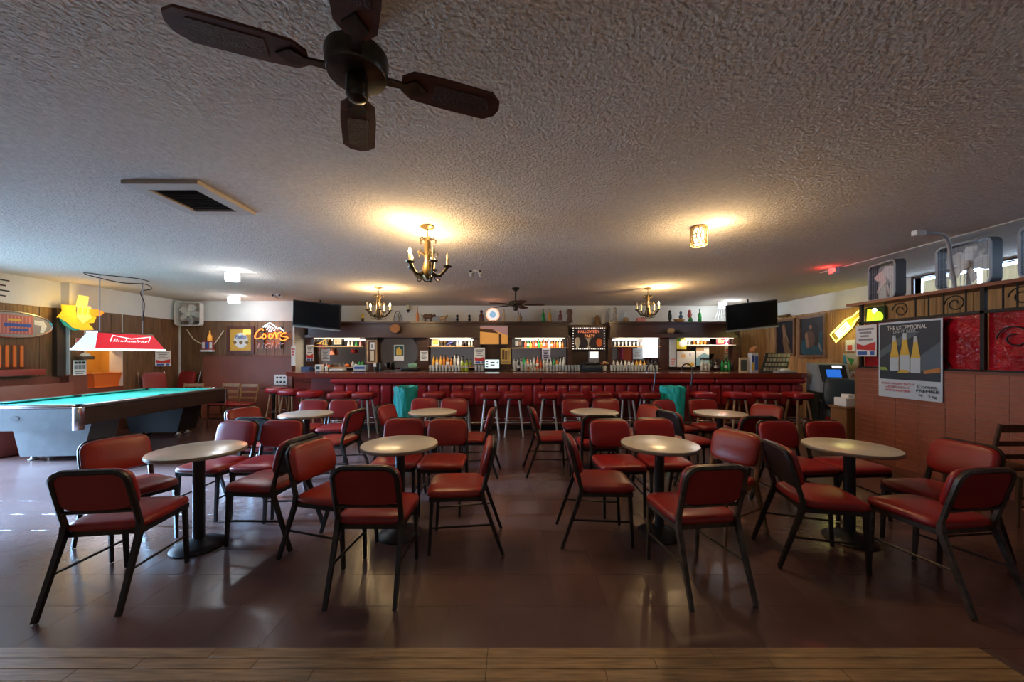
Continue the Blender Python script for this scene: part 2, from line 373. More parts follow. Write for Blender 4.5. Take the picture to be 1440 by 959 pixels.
# ================================================================ CHAIRS AND TABLES
def make_chair(fm=frame_m, pad=vinyl, rear=vinyl_dk):
    t = thing('dining_chair', 'x', 'chair')
    pr = [(.93, 0), (1, .012), (1, .03), (.97, .044), (.88, .054), (.62, .062), (.25, .065)]
    B().cushion(.43, .43, pr, 6, 32, Matrix.Translation((0, .01, .425))).build('seat', pad, t, ang=60)
    B().bb((-.195, -.185, .395), (.195, -.155, .427)).bb((-.195, .165, .395), (.195, .195, .427)).bb((-.2, -.185, .395), (-.172, .195, .427)).bb((.172, -.185, .395), (.2, .195, .427)).build('seat_frame', fm, t, smooth=False)
    for sx in (-1, 1):
        B().tube([(sx*.185, .195, .006), (sx*.185, .175, .41)], [.014, .018], 4).build('leg', fm, t)
        B().tube([(sx*.20, -.34, .006), (sx*.197, -.25, .26), (sx*.195, -.195, .42), (sx*.193, -.195, .47)], [.016, .018, .021, .019], 4).build('leg', fm, t)
        B().tube([(sx*.185, .185, .20), (sx*.197, -.262, .22)], .008, 6).build('stretcher', fm, t)
    lean = lambda z: -.195-(z-.47)*.27
    pts = [(-.193, lean(.45), .45), (-.193, lean(.6), .6), (-.191, lean(.70), .70)]
    for i in range(1, 7):
        a = PI-PI/2*i/6; pts.append((-.191+.075+.075*math.cos(a), lean(.725+.075*math.sin(a)), .725+.075*math.sin(a)))
    pts += [(-p[0], p[1], p[2]) for p in reversed(pts)]
    B().tube(pts, .0175, 6).build('back_frame', fm, t)
    B().tube([(-.19, lean(.55), .55), (.19, lean(.55), .55)], .012, 6).build('back_rail', fm, t)
    R = Matrix.Translation((0, lean(.675)+.012, .675)) @ Matrix.Rotation(math.atan(.27), 4, 'X') @ Matrix.Rotation(-PI/2, 4, 'X')
    B().cushion(.405, .265, [(.97, 0), (1, .008), (1, .024), (.96, .036), (.86, .043), (.5, .048)], 4.5, 32, R).build('backrest', pad, t, ang=60)
    R2 = Matrix.Translation((0, lean(.675)-.006, .675)) @ Matrix.Rotation(math.atan(.27), 4, 'X') @ Matrix.Rotation(-PI/2, 4, 'X')
    B().cushion(.365, .24, [(1, 0), (1, .015)], 5, 28, R2).build('back_panel', rear, t)
    return t
def make_table():
    t = thing('pedestal_table', 'x', 'table')
    B().lathe([(.28, .712), (.302, .716), (.305, .722), (.305, .734), (.302, .739)], 48).build('edge_band', edge_m, t)
    B().lathe([(.301, .736), (.301, .742), (.297, .7435), (.05, .7435)], 48).build('tabletop', laminate, t)
    B().lathe([(.038, .04), (.038, .69), (.10, .70), (.14, .712)], 20).build('column', black, t)
    B().lathe([(.17, .001), (.175, .008), (.16, .02), (.12, .038), (.07, .055), (.04, .07)], 32).build('base', black, t)
    return t
tb0 = make_table(); first_t = [True]
TB = {'A': (-2.40, 2.78), 'Bt': (-.917, 2.97), 'C': (1.207, 2.97), 'D': (2.68, 2.88), 'E': (-2.55, 4.5), 'Ft': (-1.02, 4.66), 'G': (1.055, 4.66), 'H': (2.61, 4.55)}
TN = {'A': 'hardwood-row table by the pool table', 'Bt': 'hardwood-row pool-side aisle table', 'C': 'hardwood-row brick-side aisle table', 'D': 'hardwood-row table by the brick partition',
      'E': 'bar-row table by the pool table', 'Ft': 'bar-row pool-side aisle table', 'G': 'bar-row brick-side aisle table', 'H': 'bar-row table by the brick partition'}
for k, (x, y) in TB.items():
    o = tb0 if first_t else dup(tb0); first_t.clear()
    place(o, (x, y, 0)); tag(o, 'round beige pedestal table, the '+TN[k], 'table', 'round pedestal tables')
PROT = {'n': make_chair(), 'o': make_chair(pad=vinyl_or), 'k': make_chair(rear=vinyl_blk), 'w': make_chair(fm=frame_worn), 't': make_chair(fm=frame_tan, pad=vinyl_or)}
used = set()
CH = [  # x, y, facing dx, dy, kind, which side, table
 (-2.44, 2.33, -.14, .99, 'n', 'hardwood side', 'A'), (-2.93, 2.80, .92, -.38, 'o', 'pool-table side', 'A'), (-1.965, 2.93, -.99, .10, 'k', 'aisle side', 'A'),
 (-2.76, 3.38, -.08, -1, 'n', 'pool end of bar side', 'A'), (-2.31, 3.41, .0, -1, 'n', 'aisle end of bar side', 'A'),
 (-3.13, 4.45, .9, -.35, 'o', 'pool-table side', 'E'), (-2.72, 4.09, .05, 1, 'k', 'hardwood side', 'E'), (-2.92, 5.10, 0, -1, 'n', 'pool end of bar side', 'E'), (-2.47, 5.10, .05, -1, 'n', 'aisle end of bar side', 'E'), (-2.12, 4.36, -.98, .1, 'o', 'aisle side', 'E'),
 (-1.42, 4.74, .97, -.2, 'n', 'pool-table side', 'Ft'), (-1.33, 5.28, 0, -1, 'n', 'pool end of bar side', 'Ft'), (-.88, 5.28, 0, -1, 'n', 'aisle end of bar side', 'Ft'), (-.50, 4.50, -1, .05, 'o', 'aisle side', 'Ft'),
 (-1.10, 3.50, .05, -1, 'n', 'pool end of bar side', 'Bt'), (-.66, 3.48, 0, -1, 'o', 'aisle end of bar side', 'Bt'), (-1.29, 2.70, .95, -.25, 'o', 'pool-table side', 'Bt'), (-.87, 2.41, 0, 1, 'n', 'hardwood side', 'Bt'), (-.42, 2.84, -1, -.06, 'o', 'aisle side', 'Bt'),
 (.50, 4.55, 1, .08, 'n', 'aisle side', 'G'), (.95, 5.22, 0, -1, 'n', 'aisle end of bar side', 'G'), (1.41, 5.22, 0, -1, 'n', 'brick end of bar side', 'G'), (.98, 4.22, .05, 1, 'n', 'hardwood side', 'G'), (1.58, 4.72, -.95, -.3, 'o', 'brick side', 'G'),
 (.72, 2.93, 1, -.02, 'n', 'aisle side', 'C'), (1.00, 3.44, .05, -1, 'n', 'aisle end of bar side', 'C'), (1.46, 3.50, .0, -1, 'n', 'brick end of bar side', 'C'), (1.70, 3.00, -.88, -.45, 't', 'brick side', 'C'), (1.18, 2.42, -.12, .99, 'w', 'hardwood side', 'C'),
 (2.09, 4.34, .92, .25, 'k', 'aisle side', 'H'), (2.30, 5.08, .35, -.95, 'n', 'aisle end of bar side', 'H'), (2.82, 5.15, -.05, -1, 'n', 'brick end of bar side', 'H'), (3.16, 4.72, -.9, -.4, 'o', 'brick side', 'H'), (2.66, 4.16, 0, 1, 'n', 'hardwood side', 'H'),
 (2.21, 2.62, .97, -.2, 'k', 'aisle side', 'D'), (2.66, 3.36, .12, -1, 'n', 'aisle end of bar side', 'D'), (3.12, 3.36, .08, -1, 'n', 'brick end of bar side', 'D'), (3.16, 2.72, -1, -.05, 'n', 'brick side', 'D'), (2.70, 2.36, -.13, .99, 'w', 'hardwood side', 'D')]
for (x, y, dx, dy, k, side, tbn) in CH:
    o = PROT[k] if k not in used else dup(PROT[k]); used.add(k)
    place(o, (x, y, 0), math.atan2(-dx, dy)); tag(o, f'red vinyl chair on {side} of {TN[tbn]}'.replace('side of hard', 'side, hard').replace('side of bar-row', 'side, bar-row'), 'chair', 'red vinyl chairs around the tables')

# ================================================================ BAR
bar = thing('bar_counter', 'long red bar counter with padded armrest and padded front panels', 'bar counter', (0, 0, 0))
B().prism([(5.70, 7.0), (-4.0, 7.0), (-4.80, 7.7), (-4.80, 8.3), (-4.3, 8.3), (-4.3, 7.95), (-3.8, 7.65), (5.70, 7.65)], 1.025, 1.115).build('countertop', bar_red, bar, smooth=False)
B().prism([(5.66, 7.14), (-3.95, 7.14), (-4.68, 7.78), (-4.68, 8.29), (-4.4, 8.29), (-4.4, 7.9), (-3.85, 7.6), (5.66, 7.6)], .10, 1.025).build('body', mat('bar front maroon', (.16, .02, .016), .35, var=.2, vscale=3), bar, smooth=False)
B().prism([(5.62, 7.2), (-3.9, 7.2), (-4.6, 7.8), (-4.6, 8.28), (-4.42, 8.28), (-4.42, 7.88), (-3.86, 7.58), (5.62, 7.58)], 0.0, .10).build('kick_base', black, bar, smooth=False)
def roll(x0, x1): return B().tube([(x0, 7.06, .968), (x0+.02, 7.055, .968), (x1-.02, 7.055, .968), (x1, 7.06, .968)], [.03, .055, .055, .03], 12).build('armrest', bar_vinyl, bar)
for a, b2 in ((-3.52, .55), (.57, 3.92), (3.94, 5.69)): roll(a, b2)
pw = 9.2/40
pm = B().cushion(pw-.012, .42, [(.97, 0), (1, .012), (.98, .035), (.9, .052), (.6, .062)], 7, 24, Matrix.Rotation(PI/2, 4, 'X')).build('front_pad', bar_vinyl, bar, ang=60); pme_ = pm.data; bpy.data.objects.remove(pm)
for i in range(40): inst('front_pad', pme_, bar, (-3.5+pw*(i+.5), 7.135, .69))
sm = B().lathe([(.018, 0), (.014, .01), (.004, .014)], 8, m=Matrix.Rotation(PI/2, 4, 'X')).build('stud', gold, bar); sme = sm.data; bpy.data.objects.remove(sm)
for i in range(8):
    f = (i+.5)/8; inst('stud', sme, bar, (-3.95-.73*f-.005, 7.135+.64*f-.005, .93), -.72)
fr = B().tube([(-3.5, 6.97, .17), (5.6, 6.97, .17)], .022, 10).build('foot_rail', chrome, bar)
for i in range(7): B().tube([(-3.2+i*1.45, 6.97, .17), (-3.2+i*1.45, 7.18, .17)], .013, 8).build('foot_rail_bracket', chrome, bar)
def rail(px):
    x = PX(px, 7.0); t = thing('bar_rail', 'bent dark metal grab rail on bar edge, '+('aisle' if px < 940 else 'partition')+' side of bright teal bin', 'rail', (x, 7.0, 0), 0, 'grab rails at the bar')
    pts = [(0, .335, 1.134)]+[(0, .12+.215*math.cos(a), 1.17+.13*math.sin(a)) for a in [PI*i/10 for i in range(11)]]+[(-.02, -.115, 1.0), (-.04, -.10, .80)]
    B().tube(pts, .014, 8).build('tube', mat('rail metal', (.08, .08, .085), .3, metal=.8), t); B().lathe([(.035, 0), (.035, .008)], 12, (0, .33, 1.116)).build('flange', chrome, t)
rail(919); rail(970)

# stools
def make_stool(lm, pad):
    t = thing('bar_stool', 'x', 'stool')
    B().cushion(.385, .385, [(.95, .69), (1, .70), (1, .765), (.97, .782), (.85, .793), (.5, .80)], 4.5, 32).build('seat', pad, t, ang=50)
    B().lathe([(.15, .665), (.16, .67), (.16, .692)], 20).build('seat_plate', black, t)
    for i in range(4):
        a = PI/4+i*PI/2; c, q = math.cos(a), math.sin(a)
        B().tube([(c*.235, q*.235, 0.003), (c*.13, q*.13, .675)], [.016, .021], 8).build('leg', lm, t)
    B().tube([(math.cos(2*PI*i/24)*.186, math.sin(2*PI*i/24)*.186, .30) for i in range(24)], .009, 8, True).build('foot_ring', chrome, t)
    return t
SP = {'m': make_stool(steel, vinyl), 'w': make_stool(woodleg, bar_vinyl)}; su = set()
sl = [(x, 6.62, 'm') for x in (479, 513, 611, 649, 689, 723, 771, 804, 844, 880, 911)]+[(x, 6.62, 'w') for x in (988, 1036, 1078, 1122)]+[(391, 7.6, 'w'), (409, 7.2, 'w'), (436, 6.85, 'w')]
for i, (px, d, k) in enumerate(sl):
    o = SP[k] if k not in su else dup(SP[k]); su.add(k)
    place(o, (PX(px, d), d, 0), .1*math.sin(i*5))
    if k == 'm' and px < 560: tag(o, f'{ORD[1-i]} red bar stool with pale metal legs from pool-side trash can toward booth', 'stool', 'metal-legged bar stools')
    elif k == 'm': tag(o, f'{ORD[i-2]} red bar stool with pale metal legs from pool-side trash can toward cash machine', 'stool', 'metal-legged bar stools')
    elif px > 700: tag(o, f'{ORD[14-i]} red bar stool with tan wood legs counting from the cash machine', 'stool', 'wood-legged stools by the cash machine')
    else: tag(o, f'{ORD[i-15]} red bar stool with tan wood legs from the booth round the bar corner', 'stool', 'wood-legged stools by the booth')
def bin_(px, lab, col):
    t = thing('trash_bin', lab, 'bin', (PX(px, 6.64), 6.64, 0))
    B().lathe([(.14, .0), (.15, .01), (.19, .82), (.185, .82), (.15, .04)], 20).build('can', mat('grey bin', (.10, .16, .15), .5), t)
    b = B(); prof = []
    n = 40; vs = []; fs = []
    rings = [(.185, .16, .008), (.195, .40, .014), (.208, .62, .016), (.205, .78, .012), (.21, .86, .02), (.20, .90, .012), (.17, .86, .01)]
    for j, (r, z, am) in enumerate(rings):
        for i in range(n):
            a = 2*PI*i/n; rr = r+am*math.sin(i*2.3+j*1.7)+am*.5*math.sin(i*5.1); vs.append((rr*math.cos(a), rr*math.sin(a), z+.03*math.sin(i*1.1+j)*(1 if j in (0, 3) else .3)))
    for j in range(len(rings)-1):
        for i in range(n): fs.append((j*n+i, j*n+(i+1) % n, (j+1)*n+(i+1) % n, (j+1)*n+i))
    b.add(vs, fs); b.build('liner', col, t)
bin_(571, 'trash can with teal liner between the stools on pool-table side of aisle', teal)
bin_(945, 'trash can with bright teal liner beside the bent bar grab rails', mat('bright teal liner', (.02, .62, .60), .4, bump=.5, bscale=25))

# ================================================================ BACK BAR
DB = 8.95
bb = thing('back_bar', 'dark mahogany back bar with shelves, mirrors and long cornice', 'cabinet', (0, 0, 0))
bx = lambda px: PX(px, DB); bz = lambda py: PZ(py, DB)
B().bb((bx(470), 8.36, 0), (bx(1040), DB, 1.07)).build('base_cabinet', dkwood, bb, smooth=False)
B().bb((bx(434), 8.36, 1.07), (bx(1040), DB, 1.10)).build('worktop', dkwood, bb, smooth=False)
B().bb((bx(434), DB, 1.10), (bx(1040), DB+.05, 2.22)).build('back_panel', mat('back bar panel', (.045, .02, .014), .45), bb, smooth=False)
for a, b2 in ((434, 445), (516, 532), (589, 604), (668, 676), (711, 719), (797, 803), (853, 859), (925, 938), (1027, 1038)):
    B().bb((bx(a), DB-.12, 1.10), (bx(b2), DB, 1.9)).build('pilaster', dkwood, bb, smooth=False)
def cornice(a, b2):
    x0, x1 = PX(a, 8.66), PX(b2, 8.66)
    B().bb((x0+.03, 8.7, 1.95), (x1-.03, DB+.3, 2.22)).bb((x0, 8.62, 1.89), (x1, DB+.3, 1.95)).bb((x0+.015, 8.665, 2.19), (x1-.015, DB+.3, 2.23)).build('cornice', mat('cornice wood', (.075, .032, .02), .3, var=.25, vscale=3, stretch=(.6, 9, 9)), bb, smooth=False)
    B().bb((x0-.02, 8.58, 2.225), (x1+.02, YB, 2.265)).build('cornice_shelf', dkwood, bb, smooth=False)
cornice(430, 801); cornice(857, 1036)
B().bb((PX(802, 8.9), 8.92, 2.12), (PX(856, 8.9), YB, 2.2)).build('cornice_shelf', mat('tan moulding', (.25, .13, .05), .5), bb, smooth=False)
CT = 2.265
for a, b2 in ((446, 514), (606, 667), (720, 796), (861, 924), (952, 1026)):
    B().bb((bx(a), DB-.012, bz(516)), (bx(b2), DB-.002, bz(472))).build('mirror', mirror, bb, smooth=False)
B().plate(circ(.475, 40, bx(561), bz(495)), DB-.02, DB-.003).build('round_mirror', mirror, bb)
shelfm = mat('shelf edge', (.40, .24, .10), .4); shglass = mat('glass shelf', (.5, .55, .5), .1)
SH = {}
def shelf(a, b2, py, m=shelfm):
    z = bz(py); B().bb((bx(a), DB-.2, z-.02), (bx(b2), DB-.013, z)).build('shelf', m, bb, smooth=False); return z
s1u = shelf(445, 515, 487); s1l = shelf(445, 515, 516); s2u = shelf(605, 668, 487); s2l = shelf(605, 668, 516)
s3u = shelf(719, 797, 489, shelfm); s4u = shelf(860, 925, 487); s5u = shelf(950, 1028, 485, shglass); s3l = shelf(719, 797, 519); s4l = shelf(860, 925, 517)
BY = DB-.11
added_strip_m = glow('added shelf glow', (1, .86, .66), 1.2)  # glowing strips and area lights added under the cornice to brighten the shelves
for a, b2, w_ in ((450, 512, 1.6), (608, 664, 2.2), (724, 792, 2.6), (864, 920, 2.2), (955, 1022, 2.2)):
    zz = 1.872; B().tube([(bx(a), 8.68, zz), (bx(b2), 8.68, zz)], .012, 8).build('added_strip_tube', added_strip_m, bb)
    L = bpy.data.lights.new('added_strip_fill', 'AREA'); L.shape = 'RECTANGLE'; L.size = bx(b2)-bx(a); L.size_y = .03; L.energy = w_*1.0; L.color = (1, .86, .66)
    lo = bpy.data.objects.new('added_strip_fill', L); COL.objects.link(lo); lo.parent = bb; lo.location = ((bx(a)+bx(b2))/2, 8.66, zz-.016); lo.rotation_euler = (.35, 0, 0)

# --- bottles and glasses
def bottle_mesh(name, h, r, m, style=0):
    if style == 0: prof = [(r*.9, 0), (r, .006), (r, h*.55), (r*.9, h*.62), (r*.38, h*.76), (r*.32, h*.80), (r*.32, h*.95), (r*.4, h*.955), (r*.4, h)]
    elif style == 1: prof = [(r*.95, 0), (r, .006), (r, h*.22), (r*1.01, h*.225), (r*1.01, h*.46), (r, h*.465), (r, h*.62), (r*.95, h*.68), (r*.34, h*.74), (r*.34, h*.93), (r*.44, h*.935), (r*.44, h)]
    else: prof = [(r*.8, 0), (r, h*.12), (r, h*.4), (r*.7, h*.58), (r*.3, h*.66), (r*.28, h*.9), (r*.42, h*.91), (r*.42, h)]
    b = B().lathe(prof, 12); o = b.build(name, m); me = o.data; me.materials.append(paper); me.materials.append(ink); bpy.data.objects.remove(o)
    for p in me.polygons:
        z = p.center.z
        if style == 1 and h*.2 < z < h*.5: p.material_index = 1
        if z > h*.93: p.material_index = 2
    return me
def glassy(n, c, t=.12): return mat(n, c, .12, trans=t, spec=.7)
BM = {'amber': (glassy('amber glass', (.62, .22, .03)), 'amber'), 'clear': (glassy('pale clear glass', (.62, .62, .56)), 'clear'), 'green': (glassy('green glass', (.02, .34, .07)), 'green'), 'dark': (glassy('dark glass', (.03, .015, .01), .1), 'dark brown'), 'red': (glassy('reddish glass', (.62, .12, .05)), 'reddish'), 'blue': (glassy('blue glass', (.05, .12, .45)), 'blue'), 'gold': (glassy('gold glass', (.80, .42, .06)), 'golden'), 'lime': (mat('lime mixer', (.45, .62, .02), .3), 'lime green')}
bmesh_cache = {}
def bottle(kind, px, y, z, where, grp, h=.29, r=.036, style=0, i=None):
    k = (kind, round(h, 3), r, style)
    if k not in bmesh_cache: bmesh_cache[k] = bottle_mesh('bottle', h, r, BM[kind][0], style)
    o = bpy.data.objects.new('bottle', bmesh_cache[k]); COL.objects.link(o); o.location = (PX(px, y), y, z+.0005)
    return tag(o, f'{BM[kind][1]} glass bottle {where}'+('' if i is None else f', {ORD[i]} from pool-table end'), 'bottle', grp)
HS = [.27, .29, .31, .25]
def row(kinds, a, b2, y, z, where, grp, n, hs=HS, r=.036, stl=None):
    for i in range(n):
        px = a+(b2-a)*(i+.5)/n
        bottle(kinds[(i*5+i//3) % len(kinds)], px, y, z, where, grp, hs[(i*3) % len(hs)], r, (i*7 % 3) if stl is None else stl, i)
row(['gold', 'amber', 'clear', 'amber', 'red'], 607, 652, BY, s2l, 'on lower shelf beside the round mirror', 'bottles on the lower shelf beside the round mirror', 9)
row(['clear', 'dark', 'clear'], 641, 666, BY, s2u, 'on upper shelf beside the hanging screen', 'small bottles on the upper shelf beside the hanging screen', 6, [.17, .185], .026)
row(['red', 'amber', 'red', 'gold', 'amber', 'green', 'clear'], 737, 793, BY, s3u, 'on upper shelf beside the lit banner', 'bottles on the upper shelf beside the banner', 15, [.19, .21, .17, .2], .03)
row(['clear', 'red', 'clear', 'green', 'green', 'clear', 'red', 'gold', 'clear', 'amber', 'clear', 'blue'], 721, 795, BY, s3l, 'on lower shelf beside the lit banner', 'bottles on the lower shelf beside the banner', 16, [.27, .32, .3, .26])
row(['clear', 'clear', 'gold', 'dark', 'clear'], 860, 925, BY, s4l, 'on lower shelf beside the bright doorway reflection', 'bottles on the lower shelf beside the bright notice', 12, [.2, .17, .22], .033)
row(['clear', 'dark', 'green', 'dark', 'clear'], 985, 1032, 8.6, 1.10, 'on worktop under the neon cocktail sign', 'bottles on the worktop under the neon cocktail sign', 10, [.28, .24, .31])
row(['amber', 'gold'], 974, 994, BY, s5u, 'on glass shelf beside the neon cocktail sign', 'small bottles on the glass shelf', 4, [.15], .025)
row(['clear', 'green', 'dark'], 494, 512, BY, s1l, 'on lower shelf above the napkin boxes', 'bottles on the shelf by the striped pennant', 4, [.16, .2, .22], .034)
for i, px in enumerate((650.5, 656)): bottle('lime', px, 8.5, 1.10, 'of drink mixer on the worktop', 'lime green mixer bottles', .27, .042, 1, i)
row(['clear', 'clear', 'dark'], 722, 742, 8.55, 1.10, 'on worktop beside the yellow poster', 'bottles on the worktop beside the yellow poster', 4, [.25, .28], .036)
gm = B().lathe([(.026, 0), (.034, .14), (.032, .14), (.024, .008)], 12).build('drinking_glass', glassm); gme = gm.data; bpy.data.objects.remove(gm)
def glasses(a, b2, y, z, n, where, grp, sc=1):
    for i in range(n):
        o = bpy.data.objects.new('drinking_glass', gme); COL.objects.link(o); o.location = (PX(a+(b2-a)*(i+.5)/n, y), y, z+.0005); o.scale = (sc,)*3
        tag(o, 'clear drinking glass '+where+f', {ORD[i]} from pool-table end', 'glass', grp)
glasses(603, 648, 8.42, 1.10, 10, 'on the worktop left of the mixer bottles', 'glasses by the lime mixer bottles')
glasses(667, 681, 8.42, 1.10, 3, 'beside the small order screen', 'glasses by the order screen')
glasses(768, 816, 8.42, 1.10, 11, 'on the worktop below the lit banner', 'glasses below the banner')
glasses(858, 926, 8.42, 1.10, 16, 'on the worktop beside the bar grab rails', 'glasses by the grab rails')
glasses(744, 766, 8.42, 1.10, 6, 'low on the worktop below the hanging menu', 'short glasses below the banner shelves', .6)
glasses(862, 905, BY, s4u, 8, 'on the shelf beside the bright notice', 'glasses on the shelf beside the bright notice', .75)
glasses(953, 972, BY, s5u, 4, 'on the glass shelf near the neon cocktail sign', 'glasses on the glass shelf', .8)

# --- flat printed things
def sheet(name, label, cat, c, rz, w2, h2, base=paper, prints=(), texts=(), frame=None, th=.004, grp=None, fw=.03, tilt=0):
    t = thing(name, label, cat, c, rz, grp); 
    if tilt: t.rotation_euler = (tilt, 0, rz)
    B().bb((-w2/2, -th, -h2/2), (w2/2, 0, h2/2)).build('sheet' if frame is None else 'picture', base, t, smooth=False)
    for p in prints:
        poly, m = p[0], p[1]
        if len(poly) == 4 and not isinstance(poly[0], tuple): poly = [(poly[0], poly[1]), (poly[2], poly[1]), (poly[2], poly[3]), (poly[0], poly[3])]
        B().plate([(x*w2, z*h2) for x, z in poly], -th-.0006*(1+prints.index(p)), -th+.0005).build('print', m, t, smooth=False)
    for body, x, z, s, m, wd in texts: text(body, s, m, t, (x*w2, -th-.0006*(len(prints)+2), z*h2), width=wd and wd*w2, depth=.0004)
    if frame:
        b = B(); 
        for sx in (-1, 1): b.bb((sx*(w2/2+fw/2)-fw/2, -.03, -h2/2-fw), (sx*(w2/2+fw/2)+fw/2, 0, h2/2+fw))
        for sz in (-1, 1): b.bb((-w2/2, -.03, sz*(h2/2+fw/2)-fw/2), (w2/2, 0, sz*(h2/2+fw/2)+fw/2))
        b.build('frame', frame, t, smooth=False)
    return t
def lines(z0, z1, n, m=greyink, x0=-.38, x1=.38):
    out = []
    for i in range(n):
        z = z0+(z1-z0)*(i+.5)/n; hh = abs(z1-z0)/n*.28; k = .06*((i*37) % 5)
        out.append(((x0+k*.5, z-hh, x1-k, z+hh), m))
    return out
def atpx(x0, y0, x1, y1, d): return P((x0+x1)/2, (y0+y1)/2, d), (x1-x0)*d/F, (y1-y0)*d/F
fly = lambda: lines(.42, -.02, 4, greyink)+[([(-.45, -.08), (-.1, -.16), (.45, -.05), (.45, -.32), (-.45, -.28)], redink), ((-.4, -.46, .05, -.34), blueink), ((.2, -.46, .4, -.34), blueink)]
c, w2, h2 = atpx(431, 485, 440.8, 508, DB-.125); sheet('flyer', 'white flyer with red print on the back bar post under the television', 'flyer', c, 0, w2, h2, paper, fly())
c, w2, h2 = atpx(667, 489, 682, 512, DB-.125); sheet('flyer', 'white flyer with red print beside the hanging picture', 'flyer', c, 0, w2, h2, paper, fly())
c, w2, h2 = atpx(452, 491, 464, 507, DB-.02); sheet('notice', 'pale typed notice on the mirror behind the orange lamp', 'notice', c, 0, w2, h2, paper, lines(.4, -.4, 6))
c, w2, h2 = atpx(518, 480, 529, 509, DB-.13); sheet('framed_notice', 'tall narrow tan framed notice between shelves and round mirror', 'picture', c, 0, w2, h2, brown, [((-.3, .1, .3, .45), paper), ((-.22, -.42, .22, .05), cream), ((-.12, .18, .12, .36), greyink)], frame=tan, fw=.03)
c, w2, h2 = atpx(554, 485, 568, 507, DB-.03); sheet('poster', 'small white poster of golden bottles on the round mirror', 'poster', c, 0, w2, h2, paper, [((-.45, -.2, .45, .45), tealp), ((-.25, -.15, -.1, .25), yellowp), ((-.06, -.15, .09, .35), yellowp), ((.13, -.15, .28, .22), yellowp)])
c, w2, h2 = atpx(591, 493, 602, 507, DB-.125); sheet('notice', 'small grey notice on the post beside the round mirror', 'notice', c, 0, w2, h2, paper, lines(.4, -.4, 5))
c, w2, h2 = atpx(607, 476, 618, 486.2, DB-.05); sheet('framed_card', 'cream card leaning on the upper shelf beside round mirror', 'card', c, 0, w2, h2, cream, [((-.3, -.3, .3, .3), yellowp)])
c, w2, h2 = atpx(675, 458, 714, 484, 8.6)
sheet('wall_screen', 'screen showing an orange room hung below the round lit clock', 'screen', c, 0, w2, h2, mat('screen orange picture', (.55, .26, .06), .35, emit=(.55, .24, .05), es=.25), [([(-.5, .5), (.5, .5), (.5, -.02), (.1, .2), (-.5, .4)], mat('screen mauve', (.28, .15, .14), .4, emit=(.28, .15, .14), es=.25)), ([(-.5, .36), (-.05, .32), (.18, .08), (-.5, .18)], brown), ((.18, -.5, .27, .06), brown)], frame=blackp, fw=.02)
c, w2, h2 = atpx(704, 490, 718.4, 512, DB-.125); sheet('poster', 'yellow poster with brown figures on the back bar post', 'poster', c, 0, w2, h2, mat('yellow poster', (.60, .42, .10), .7), [((-.35, -.2, -.12, .42), brown), ((-.06, -.22, .12, .35), brown), ((.18, -.2, .36, .4), tan), ((-.4, -.42, .4, -.3), tan)])
c, w2, h2 = atpx(720.5, 476, 734, 488.5, DB-.06); sheet('framed_photo', 'small dark framed photo on the upper shelf beside yellow poster', 'picture', c, 0, w2, h2, navy, [((-.2, -.3, .1, .2), greyp), ((.1, -.25, .4, .15), brown)])
c, w2, h2 = atpx(762, 490, 774, 505, DB-.21); sheet('menu_card', 'lilac grey menu card hanging from the shelf beside the banner', 'menu', c, 0, w2, h2, mat('lilac paper', (.42, .40, .52), .7), lines(.4, -.4, 5, ink))
# Halloween banner with lights round the edge
c, w2, h2 = atpx(804, 460, 851.5, 492, DB-.14)
hb = sheet('lit_banner', 'black Halloween banner with skull, cocktail and pumpkin edged in small lights', 'banner', c, 0, w2, h2, mat('banner black', (.03, .016, .03), .6),
  [(circ(.085, 16, -.33, -.14, .2), cream), ((-.37, -.4, -.29, -.3), cream), ([(-.1, .02), (.08, .02), (.0, -.18)], cream), ((-.015, -.36, .005, -.15), cream), ((-.06, -.4, .05, -.36), cream), (circ(.085, 18, .31, -.18, .19), orange), ([(.2, -.02), (.3, .05), (.24, .2)], ink)],
  [('HALLOWEEN', 0, .30, .1, glow('banner red', (1, .25, .12), 1.0), .62), ('PARTY', .03, .10, .1, glow('banner orange', (1, .32, .10), 1.0), .3)])
lb = B().lathe([(.004, -.008), (.009, 0), (.004, .008)], 8).build('fairy_light', glow('fairy light', (1, .9, .75), 2.5)); lbd = lb.data; bpy.data.objects.remove(lb)
for i in range(18):
    for sz in (-1, 1): inst('fairy_light', lbd, hb, (-w2*.46+w2*.92*i/17, -.014, sz*h2*.46))
for i in range(1, 8):
    for sx in (-1, 1): inst('fairy_light', lbd, hb, (sx*w2*.46, -.014, -h2*.46+h2*.92*i/8))
c, w2, h2 = atpx(904, 475, 925, 503, DB-.205)
sheet('lit_notice', 'bright white lit notice panel on the mirror beside the pale door', 'notice', c, 0, w2, h2, glow('lit white', (1, .99, .95), 1.6), lines(.38, .15, 2, pink))
c, w2, h2 = atpx(890, 490, 904, 505, DB-.02); sheet('notice', 'pale blue notice on the mirror next to bright lit panel', 'notice', c, 0, w2, h2, mat('pale blue paper', (.50, .58, .68), .7), lines(.35, -.3, 5))
c, w2, h2 = atpx(876, 489.5, 888, 507, DB-.02); sheet('wall_hanging', 'rust red cloth hanging on mirror below the glasses shelf', 'cloth', c, 0, w2, h2, mat('rust cloth', (.35, .07, .03), .8), [((-.7, -.4, -.5, .5), mat('magenta', (.4, .05, .22), .7))])
c, w2, h2 = atpx(940, 476, 949, 515.5, DB-.06); sheet('fridge_door', 'tall pale blue white panel door beside the cartoonless map poster'.replace('cartoonless ', ''), 'panel', c, 0, w2, h2, mat('pale door', (.60, .66, .74), .5), lines(-.2, -.45, 3, pink), th=.08)
